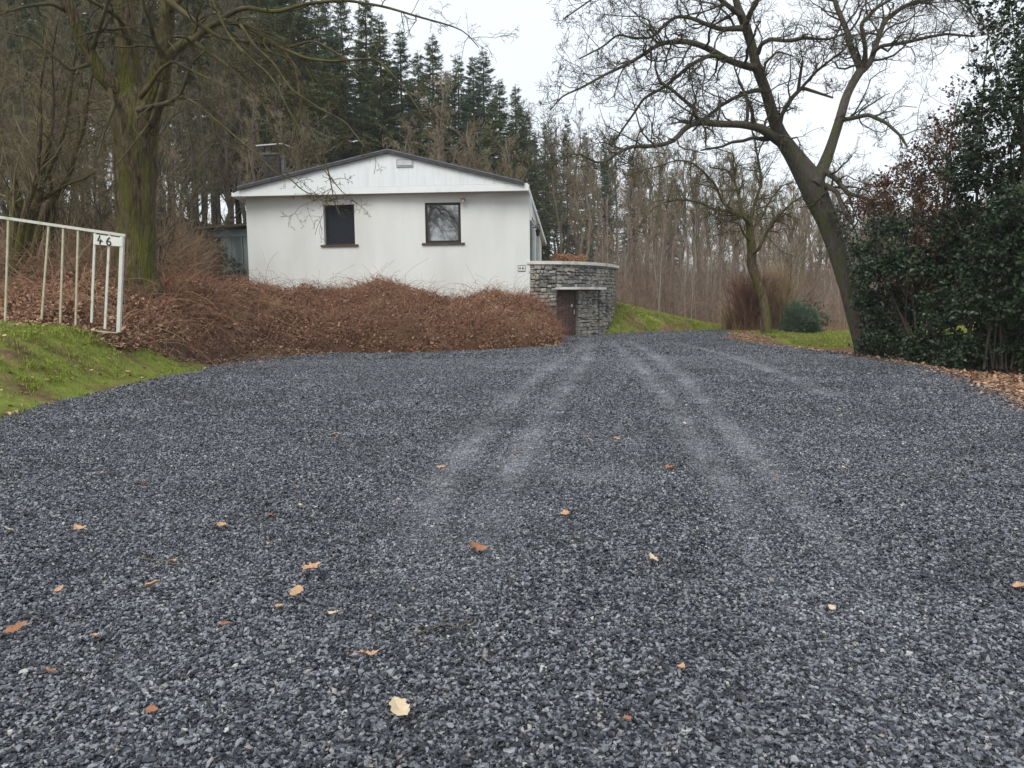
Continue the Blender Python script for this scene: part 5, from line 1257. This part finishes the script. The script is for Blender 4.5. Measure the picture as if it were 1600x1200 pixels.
def clump_leaves(rng, clumps, per, lmin, lmax, wr, shell=0.75, zs=0.7, fold=(0.1, 0.6)):
    """Leaves on the twigs of rounded clumps (centre, radii, count)."""
    C, Dr, Nn = [], [], []
    for c, r, n in clumps:
        ns = max(4, n // 9); d = rdir(rng, ns); rad = np.where(rng.random(ns) < shell, rng.uniform(0.7, 1.05, ns), rng.uniform(0.2, 0.9, ns))
        rad *= 0.7 + 0.6 * vnoise(d * 2.2 + np.asarray(c) * 0.7, 5)
        tip = np.asarray(c) + d * np.asarray(r) * rad[:, None]; tw = norm(d + 0.6 * rdir(rng, ns) + np.array([0, 0, .15]))       # sprays of nine leaves along a twig end
        keep = (0.6 * vnoise(tip * 2.6, 77) + 0.4 * vnoise(tip * 1.2, 78)) > 0.36; tip, tw, d = tip[keep], tw[keep], d[keep]; ns = len(tip)
        if not ns: continue
        u = np.tile(np.linspace(-0.2, 0.06, 9), ns)[:, None]; tip, tw, d = (np.repeat(q, 9, 0) for q in (tip, tw, d)); m_ = len(tip)
        C.append(tip + tw * u + rng.normal(0, .012, (m_, 3))); side = rdir(rng, m_)
        Dr.append(norm(tw * 0.55 + side)); Nn.append(norm(d * .5 + np.array([0, 0, 0.8]) + rng.normal(0, 0.45, (m_, 3))))
    C, Dr, Nn = map(np.concatenate, (C, Dr, Nn)); n = len(C); L = rng.uniform(lmin, lmax, n)
    V, F = leafs(C, Dr, Nn, L, L * wr * rng.uniform(0.8, 1.2, n), rng.uniform(*fold, (n, 1)))
    return MB().add(V, F, np.repeat(rng.random(n), 4))

def shrub_stems(rng, base, targets, r0, K=8, sub=6):
    """Curved stems from the base to the clump centres, with twigs."""
    m = MB(); n = len(targets); Q = np.empty((n, K, 3)); u = np.linspace(0, 1, K)[:, None]
    for i, tg in enumerate(targets):
        b = np.asarray(base) + np.array([*rng.normal(0, 0.25, 2), 0]); mid = 0.5 * (b + tg) + np.array([*rng.normal(0, 0.2, 2), 0.25 * (tg[2] - b[2])])
        Q[i] = (1 - u) ** 2 * b + 2 * u * (1 - u) * mid + u ** 2 * np.asarray(tg)
    R = r0 * np.linspace(1, 0.3, K)[None] * rng.uniform(0.7, 1.2, n)[:, None]
    V, F = tubes(Q, R, 6); m.add(V, F)
    q, r = grow(rng, Q, R, sub + 4, (0.12, 0.35), (25, 75), 4, 0.2, 0.15, 0.25, 1, 0.5, 0.006); add_tubes(m, q, r)
    q, r = grow(rng, q, r, sub, (0.3, 0.6), (25, 75), 3, 0.2, 0.1, 0.2, 1, 0.6, 0.0045); add_tubes(m, q, r)
    return m

def bush(name, label, cat, base, clumps_px, D_of, leaf_mat, stem_mat, per, lmin, lmax, wr, seed, density, stems=True, r0=0.05, zr=0.85, part='foliage', group=None, sub=6):
    rng = np.random.default_rng(seed); cl = []
    for px, py, rp, dens in clumps_px:
        D = D_of(px) + rng.uniform(-0.9, 0.9); c = P(px, py, D); r = rp * D / FPX
        dens = dens * (1.0 if py > 300 else float(np.interp(py, [0, 140, 300], [0.5, 0.55, 0.9]))); cl.append((c, (r, r * 1.15, r * zr), int(density * dens * r * r)))
    t = empty(name, tuple(base)); tag(t, label, cat, group)
    if stems: obj('stems', shrub_stems(rng, base, [c for c, r, n in cl], r0, sub=sub), stem_mat, t, smooth=True)
    obj(part, clump_leaves(rng, cl, per, lmin, lmax, wr), leaf_mat, t)
    return t
DH_ = lambda px: float(np.interp(px, [1340, 1450, 1600, 1700], [20.0, 17.6, 15.2, 14.2]))
# dark holly at the right edge
hx = [(1600, 520, 60, 1.2), (1640, 440, 75, 1), (1560, 470, 60, 1.1), (1570, 390, 60, 1), (1520, 420, 55, 1), (1620, 330, 70, 1), (1560, 310, 60, 1), (1510, 350, 50, .8), (1520, 260, 44, .7), (1570, 230, 60, .9), (1630, 220, 60, 1),
      (1530, 180, 42, .7), (1590, 150, 50, .8), (1560, 100, 40, .55), (1600, 60, 45, .6), (1545, 45, 34, .4), (1580, 5, 40, .5), (1640, 100, 60, .8), (1540, 540, 45, 1.2), (1640, 540, 60, 1.2), (1525, 10, 26, .3), (1655, 10, 50, .6)]
bush('holly_tree', 'tall dark green holly at the right edge above the leaf litter', 'tree', (P(1580, 575, 15.5)[0], 15.5, 0.05), hx, DH_, m_holly, m_bark, 1, 0.055, 0.12, 0.38, 51, 5600, r0=0.03)
h2 = [(1365, 540, 28, 1.1), (1400, 530, 42, 1.2), (1450, 545, 40, 1.2), (1500, 550, 42, 1.2), (1390, 470, 36, 1), (1440, 470, 46, 1.1), (1490, 480, 46, 1.1), (1370, 420, 30, 1), (1420, 410, 40, .8), (1475, 410, 42, .9), (1350, 390, 24, 1), (1375, 360, 26, .8), (1405, 355, 26, .6), (1350, 470, 20, 1.1), (1362, 505, 22, 1.1)]
bush('holly_bush', 'low spreading holly bush between the leaning trunk and the tall holly', 'bush', (P(1440, 568, 17.8)[0], 17.8, 0.05), h2, DH_, m_holly, m_bark, 1, 0.06, 0.11, 0.4, 52, 5200, r0=0.03)
bc = [(1490, 290, 46, .9), (1475, 235, 40, .8), (1500, 200, 36, .6), (1345, 290, 20, .4), (1385, 285, 24, .6), (1400, 300, 36, 1), (1440, 280, 42, 1), (1470, 330, 45, 1), (1380, 330, 32, .9), (1430, 350, 42, 1), (1470, 390, 42, .9), (1450, 230, 30, .7), (1480, 190, 34, .5), (1350, 318, 24, .6), (1420, 255, 26, .6), (1500, 140, 30, .35), (1330, 330, 18, .4), (1520, 240, 36, .5), (1440, 440, 44, .7), (1500, 460, 40, .6)]
bush('beech_shrub', 'leafy shrub with copper brown dead leaves between tree and holly', 'shrub', (P(1430, 562, 18.8)[0], 18.8, 0.05), bc, lambda px: DH_(px) + 1.0, m_beech, m_twig, 1, 0.05, 0.09, 0.36, 53, 3300, r0=0.03, sub=9)
# ivy up the leaning trunk
rng = np.random.default_rng(54); iv = []
q, r = w_trunk
for k in range(2, 24):
    n_ = 190 if k < 14 else 70; a = rng.uniform(-1.9, 1.6, n_); rr_ = r[k] * rng.uniform(1.0, 1.9, n_)
    iv.append(np.stack([q[k, 0] + np.cos(a) * rr_ + 0.1, q[k, 1] + np.sin(a) * rr_ - 0.1, q[k, 2] + rng.uniform(-.12, .12, n_)], -1))
iv = np.concatenate(iv); n_ = len(iv)
V, F = leafs(iv, norm(rdir(rng, n_) + np.array([0.3, -0.3, -0.5])), norm(rdir(rng, n_) * .6 + np.array([0.3, -1, 0.5])), rng.uniform(.05, .1, n_), rng.uniform(.025, .045, n_), .2)
tag(obj('ivy', MB().add(V, F, np.repeat(rng.random(n_), 4)), m_ivy, None, tuple(q[0])), 'green ivy climbing the leaning tree trunk on the right', 'ivy')

# low blue-green conifer bush, red-brown twiggy shrub, small shrubs
rng = np.random.default_rng(61); cb = P(1249, 517, 34.0); cb[2] = T1(cb[0], cb[1]); n_ = 8000
d = rdir(rng, n_); d[:, 2] = np.abs(d[:, 2]); rad = rng.uniform(0.35, 1.0, n_) ** 0.5
c = cb + d * np.array([0.85, 0.8, 1.0]) * rad[:, None] * (0.4 + 0.95 * vnoise(d * 2.2, 4))[:, None] + np.array([0, 0, .08])
V, F = leafs(c, norm(d * 0.8 + np.array([0, 0, .3]) + rng.normal(0, .35, (n_, 3))), norm(rng.normal(size=(n_, 3))), rng.uniform(.14, .34, n_), rng.uniform(.014, .028, n_), .3)
t = empty('conifer_bush', tuple(cb)); tag(t, 'low rounded blue-green conifer bush on the far right lawn', 'bush')
obj('foliage', MB().add(V, F, np.repeat(rng.random(n_), 4)), m_spruceb, t)
obj('stems', shrub_stems(rng, cb, [cb + np.array([x, y, .7]) for x, y in ((.4, 0), (-.4, .1), (0, .4), (0, -.4), (.1, .1))], 0.04), m_bark, t)

def twig_shrub(name, label, base, H, n, spread, mat, seed, rmin=0.008, sub=3, group=None, part='stems'):
    rng = np.random.default_rng(seed); K = 7; b = np.asarray(base, float)
    d = norm(np.stack([rng.normal(0, spread, n), rng.normal(0, spread, n), np.ones(n)], -1)); L = H * rng.uniform(0.6, 1.05, n); Q = np.empty((n, K, 3)); Q[:, 0] = b + np.stack([rng.normal(0, .22, n), rng.normal(0, .22, n), np.full(n, -.05)], -1)
    for k in range(1, K):
        d = norm(d + rng.normal(0, .06, (n, 3)) + np.array([0, 0, -0.01])); Q[:, k] = Q[:, k - 1] + d * (L / (K - 1))[:, None]
    R = np.maximum(0.014 * np.linspace(1, .4, K)[None] * rng.uniform(.7, 1.3, n)[:, None], rmin * .7)
    m = MB(); add_tubes(m, Q, R); q, r = grow(rng, Q, R, sub * 3, (.15, .4), (12, 40), 4, .12, .12, .25, 1, .7, rmin); add_tubes(m, q, r)
    t = empty(name, tuple(b)); tag(t, label, 'shrub', group); obj(part, m, mat, t); return t
m_redtwig = M('red_brown_twigs', (0.1, 0.05, 0.034), (0.22, 0.12, 0.08), 2, 0.9, tint=0.5, spec=0.1)
m_strawtwig = M('straw_twigs', (0.2, 0.14, 0.08), (0.34, 0.25, 0.15), 2, 0.9, tint=0.5, spec=0.1)
def gb_(px, D): x = P(px, 500, D)[0]; return (x, D, T1(x, D))
twig_shrub('twiggy_shrub', 'dense red-brown upright shrub behind the small fruit tree', gb_(1172, 34.5), 2.5, 260, .2, m_redtwig, 71, .009)
twig_shrub('twiggy_shrub', 'straw brown upright shrub between the fruit tree and the conifer bush', gb_(1212, 35.5), 2.9, 200, .17, m_strawtwig, 72, .009)
twig_shrub('twiggy_shrub', 'small pale dry shrub at the end of the grass bank', gb_(1143, 36.5), 1.3, 120, .3, m_strawtwig, 73, .007)
b_ = gb_(1214, 38.5)
plant_tree('bare_tree', 'spreading twiggy bare tree behind the conifer bush', None, TAN[1], b_[0] + 0.5, b_[1], 0.82, 1.3)
rng = np.random.default_rng(74)
for px, D, hgt, lab in ((1264, 37, 1.7, 'thin rhododendron with a few green leaves behind the conifer bush'), (345, 34.2, 1.5, 'dark evergreen bush in front of the grey shed')):
    b_ = np.array(gb_(px, D)); cl = [(b_ + np.array([x, y, z]) * hgt, (.3 * hgt,) * 3, 260 if px > 1000 else 700) for x, y, z in ((0, 0, .8), (.25, 0, .5), (-.3, .1, .45), (.1, -.1, .2), (-.45, -.1, .2), (.5, 0, .25))]
    t = empty('evergreen_bush', tuple(b_)); tag(t, lab, 'bush')
    obj('foliage', clump_leaves(rng, cl, 1, .06, .12, .25), m_green, t); obj('stems', shrub_stems(rng, b_, [c for c, r, n in cl], .025, sub=8), m_twig, t)

# dried hydrangea heads on the terrace
hb = np.array([2.6, 33.9, HT]); rng = np.random.default_rng(81)
t = empty('dried_hydrangea', tuple(hb)); tag(t, 'dried orange-brown hydrangea heads behind the terrace coping', 'plant')
m_hyd = M('dried_flower_heads', (0.26, 0.12, 0.055), (0.5, 0.3, 0.17), 5, 0.9, tint=0.6)
hm, st = MB(), MB()
for k in range(34):
    px = rng.uniform(862, 917); D = rng.uniform(33.0, 34.4); c = P(px, 404 + rng.uniform(-6, 5) + (px - 862) * 0.05, D)
    n_ = 60; d = rdir(rng, n_); V, F = leafs(c + d * 0.075, norm(d + rdir(rng, n_)), d, .06, .03, .4); hm.add(V, F, np.repeat(rng.random(n_), 4))
    b0 = np.array([c[0] + rng.normal(0, .1), c[1] + rng.normal(0, .1), HT]); V, F = tubes(np.stack([b0, (b0 + c) / 2 + rng.normal(0, .03, 3), c])[None], np.full((1, 3), .008)); st.add(V, F)
obj('flower_heads', hm, m_hyd, t); obj('stems', st, m_twig, t)

# ------------------------------------------------------------------ ground cover: grass, brushwood, fallen leaves
grng = np.random.default_rng(91)
m_grass = M('short_grass', (0.13, 0.175, 0.022), (0.3, 0.345, 0.06), 3, 0.7, spec=0.2, world=True, c3=(0.23, 0.2, 0.08), c3s=1.5, c3t=(0.46, 0.66))
def tuft(seed, nb, h, spread):
    r = np.random.default_rng(seed); m = MB()
    for k in range(nb):
        b = np.array([*r.normal(0, spread, 2), 0.0]); a = r.uniform(0, 6.28); ln = r.normal(0, .5); w = 0.0035
        s = np.array([math.cos(a), math.sin(a), 0]) * w; d = np.array([-math.sin(a), math.cos(a), 0]) * ln * h; H_ = h * r.uniform(.5, 1.1)
        m.add([b - s, b + s, b + d * .35 + s * .8 + [0, 0, H_ * .6], b + d * .35 - s * .8 + [0, 0, H_ * .6], b + d + [0, 0, H_]], [np.array([(0, 1, 2, 3)]), np.array([(3, 2, 4)])])
    return m
pl = []
for (x0, x1, y0, y1, dens) in ((-16, -3, 4, 20, 330), (3, 12.5, 33.3, 42.5, 110), (10.6, 22, 27.5, 39, 90)):
    n_ = int(dens * (x1 - x0) * (y1 - y0)); x = grng.uniform(x0, x1, n_); y = grng.uniform(y0, y1, n_)
    k = (lawn_mask(x, y) > .5) & (vnoise(np.stack([x * 1.6, y * 1.6], -1), 44) > grng.uniform(.1, .5, n_)); pl.append(np.stack([x[k], y[k]], -1))
pl = np.concatenate(pl); n_ = len(pl); gz = terr(pl[:, 0], pl[:, 1])
sc_ = grng.uniform(.7, 1.3, n_) * np.where(pl[:, 1] > 25, 2.2, 1.0)
scatter('grass', np.c_[pl, gz - .01], np.stack([grng.normal(0, .1, n_), grng.normal(0, .1, n_), grng.uniform(0, 6.28, n_)], -1), sc_[:, None] * np.ones((1, 3)), grng.integers(0, 5, n_), grng.random(n_),
        [src_obj('grass_tuft_source', tuft(k, 16, .055, .04), m_grass) for k in range(5)], dict(label='short green grass of the lawn and the banks', cat='grass', kind='stuff'))

# fallen leaves as ground cover
cl_ = []
def strip(n, fx, fy):
    x, y = fx(n), fy(n); cl_.append(np.stack([x, y], -1))
uu_ = grng.uniform(1.0, 12, 7500); ii = np.clip(uu_.astype(int), 0, len(_bb) - 2); ff = (uu_ - ii)[:, None]
pp = _bb[ii, :2] * (1 - ff) + _bb[ii + 1, :2] * ff; pp[:, 1] += grng.normal(0.0, .35, len(pp)); cl_.append(pp[(uu_ < 9.5) | (grng.random(len(uu_)) < .5)])
y = grng.uniform(17, 37, 3600); x = xr(y) + np.abs(grng.normal(0.25, .8, 3600)) - .25; cl_.append(np.stack([x, y], -1))
y = grng.uniform(7, 17, 3800); x = xr(y) + np.abs(grng.normal(0.0, 1.4, 3800)) - .3 * grng.random(3800); cl_.append(np.stack([x, y], -1))
x = grng.uniform(-14, -4, 2600); y = grng.uniform(6, 20, 2600); k = lawn_mask(x, y) > .5; cl_.append(np.stack([x[k], y[k]], -1))
x = grng.uniform(-16, -6, 2600); y = grng.uniform(13.5, 22, 2600); k = lawn_mask(x, y) < .5; cl_.append(np.stack([x[k], y[k]], -1))
x = grng.uniform(4.5, 11.5, 900); y = grng.uniform(34, 38, 900); k = ~inside_drive(x, y); cl_.append(np.stack([x[k], y[k]], -1))
fl = np.concatenate(cl_); fl = fl[~(inside_drive(fl[:, 0], fl[:, 1]) & (grng.random(len(fl)) < .5))]; n_ = len(fl); z = terr(fl[:, 0], fl[:, 1]) + .03 + grng.uniform(0, .03, n_)
ln = grng.uniform(.05, .11, n_); V, F = leafs(np.c_[fl, z], rdir(grng, n_, .25), norm(np.array([0, 0, 1.0]) + grng.normal(0, .35, (n_, 3))), ln, ln * grng.uniform(.25, .4, n_), grng.uniform(-.6, .8, (n_, 1)))
tag(obj('fallen_leaves', MB().add(V, F, np.repeat(grng.random(n_), 4)), m_deadleaf), 'scattered brown fallen leaves along the edges of the drive', 'leaf litter', kind='stuff')

# brushwood: tangled dead undergrowth
def brush(label, regions, mat, seed, rmin=.007):
    r = np.random.default_rng(seed); m = MB()
    for (px0, px1, D0, D1, n, h) in regions:
        px = r.uniform(px0, px1, n); D = r.uniform(D0, D1, n); x = (px - 800) / FPX * D; z = terr(x, D); K = 4; d = norm(rdir(r, n, .5) + np.array([0, 0, .8])); L = h * r.uniform(.5, 1.2, n); Q = np.empty((n, K, 3)); Q[:, 0] = np.stack([x, D, z + r.uniform(-.1, .5 * h, n)], -1)
        for k in range(1, K):
            d = norm(d + r.normal(0, .42, (n, 3)) + np.array([0, 0, -.1])); Q[:, k] = Q[:, k - 1] + d * (L / (K - 1))[:, None]
        V, F = tubes(Q, np.maximum(r.uniform(.5, 1.2, n) * rmin, .004)[:, None] * np.linspace(1, .6, K)[None], 3); m.add(V, F, np.repeat(r.random(n), K * 3))
    tag(obj('undergrowth', m, mat), label, 'undergrowth', kind='stuff')
brush('tangled dry undergrowth between the oak and the grey shed', [(-60, 300, 21, 40, 4000, 1.5), (245, 318, 26, 33, 2400, 1.6), (-80, 200, 16.5, 22, 2200, 1.0)], M('dry_brush', (0.13, 0.085, 0.055), (0.29, 0.2, 0.13), 1, .9, tint=.6, spec=.1), 101)
brush('thin brown undergrowth at the foot of the wood on the right', [(930, 1420, 42.5, 60, 4500, 2.4), (900, 1640, 60, 95, 4500, 4.5)], m_sap, 102, .009)

# single dead leaves lying on the gravel
def oak_leaf(seed):
    r = np.random.default_rng(seed); n = 15; u = np.linspace(0, 1, n); w = 0.30 * np.sin(math.pi * u ** 0.8) * (1 + .17 * np.cos(u * 24 + r.uniform(0, 3))) + .012; cu = r.uniform(.3, 1.1); tw = r.uniform(-.5, .5)
    V = []
    for s in (-1, 0, 1):
        for i in range(n): V.append((u[i] - .5, s * w[i], cu * (u[i] - .5) ** 2 + abs(s) * w[i] * r.uniform(.2, .7) + s * w[i] * tw * (u[i] - .5)))
    m = MB(); F = [(a * n + i, a * n + i + 1, (a + 1) * n + i + 1, (a + 1) * n + i) for a in (0, 1) for i in range(n - 1)]; m.add(V, np.array(F))
    V2, F2 = tubes(np.array([[(-.5, 0, .04), (-.62, .01, .05), (-.74, .03, .03)]]), np.full((1, 3), .014)); m.add(V2, F2)
    return m.mesh('dead_leaf')
m_leafs = [M('tan_dead_leaf', (0.36, 0.21, 0.12), (0.52, 0.34, 0.21), 6, .8), M('rust_dead_leaf', (0.24, 0.1, 0.055), (0.36, 0.18, 0.1), 6, .8), M('pale_dead_leaf', (0.45, 0.36, 0.24), (0.6, 0.5, 0.36), 6, .8)]
LM = []
for k in range(6):
    for j in range(3):
        me = oak_leaf(400 + k); me.materials.append(m_leafs[j]); LM.append(me)
big = [(523, 686, .1, 0, 'upright tan leaf standing alone on the mid left gravel'), (690, 740, .09, 0, 'flat tan leaf on the gravel below the middle bramble mound'), (965, 695, .1, 0, 'thin brown leaf edge-on between the wheel tracks'),
       (1048, 741, .1, 1, 'curled rust-red leaf on the gravel right of the pale patch'), (747, 873, .12, 1, 'crumpled red-brown leaf near the middle of the drive'), (883, 815, .09, 0, 'small tan leaf right of the crumpled red-brown one'),
       (1019, 888, .08, 2, 'pale beige leaf right of centre on the gravel'), (489, 904, .13, 0, 'large lobed tan oak leaf in the left foreground'), (238, 932, .12, 0, 'orange-tan leaf at the far left foreground'),
       (464, 944, .11, 0, 'curled brown leaf just below the large lobed oak leaf'), (436, 964, .06, 0, 'small pinkish leaf left of the pale sliver leaf'), (521, 976, .06, 2, 'pale sliver of a leaf in the left foreground'), (350, 993, .06, 1, 'small brown cupped leaf left of the pale sliver leaf'),
       (575, 1044, .1, 0, 'bright tan leaf with a ragged edge in the foreground'), (626, 1134, .11, 2, 'pale folded leaf nearest the bottom edge'), (1592, 934, .1, 0, 'tan leaf cut by the right edge of the picture'), (25, 1003, .1, 1, 'dark brown leaf at the lower left edge of the picture'),
       (348, 835, .1, 0, 'tan leaf on the left gravel level with the red-brown one'), (125, 840, .11, 0, 'tan leaf on the gravel at far left'), (225, 769, .09, 0, 'tan leaf on the gravel below the lawn corner')]
small = [(656, 728), (806, 716), (470, 801), (465, 771), (425, 815), (422, 862), (160, 749), (245, 694), (623, 792), (286, 625), (80, 1068), (1300, 967), (1064, 1062), (240, 1130), (15, 840), (93, 936), (980, 1145), (1318, 740), (270, 890), (1210, 760), (1070, 668), (150, 1010)]
lrng = np.random.default_rng(93)
for i, it in enumerate(big + [(x, y, .05, i % 3, 'small dead leaf scrap lying on the dark gravel') for i, (x, y) in enumerate(small)]):
    px, py, s, c, lab = it; p = G(px, py)
    o = obj('dead_leaf', LM[int(lrng.integers(0, 6)) * 3 + c], None, None, (p[0], p[1], p[2] + .045 + .1 * s)); o.scale = (s, s, s); o.rotation_euler = (lrng.normal(0, .2), lrng.normal(0, .2), lrng.uniform(0, 6.28))
    tag(o, lab, 'leaf', 'dead leaves lying on the drive')
for px0, py0, px1, py1, lab in ((215, 883, 285, 893, 'thin greenish twig lying on the left gravel'), (640, 1005, 735, 988, 'dark thin twig lying in the foreground gravel')):
    a, b = G(px0, py0), G(px1, py1); q = np.linspace(a, b, 6) + np.array([0, 0, .045]) + lrng.normal(0, .006, (6, 3))
    tag(obj('twig', tube(q, .003, 5), m_twigmoss, None, tuple(a)), lab, 'twig')

# ------------------------------------------------------------------ thin winter haze in the air
hz = MB().box(-640, 640, -340, 940, -6, 48)
hmat = bpy.data.materials.new('winter_haze'); hmat.use_nodes = True
hn = hmat.node_tree.nodes; hn.remove(hn['Principled BSDF'])
pv = hn.new('ShaderNodeVolumePrincipled'); pv.inputs['Density'].default_value = 0.0005; pv.inputs['Color'].default_value = (0.97, 0.98, 1.0, 1)
hmat.node_tree.links.new(pv.outputs[0], hn['Material Output'].inputs['Volume'])
tag(obj('haze', hz, hmat), 'thin pale winter haze between the viewer and the far wood', 'haze', kind='stuff')
print('triangles', sum(sum(len(p.vertices) - 2 for p in m.polygons) if len(m.polygons) < 5000 else int((len(m.loops) - 2 * len(m.polygons))) for m in bpy.data.meshes))
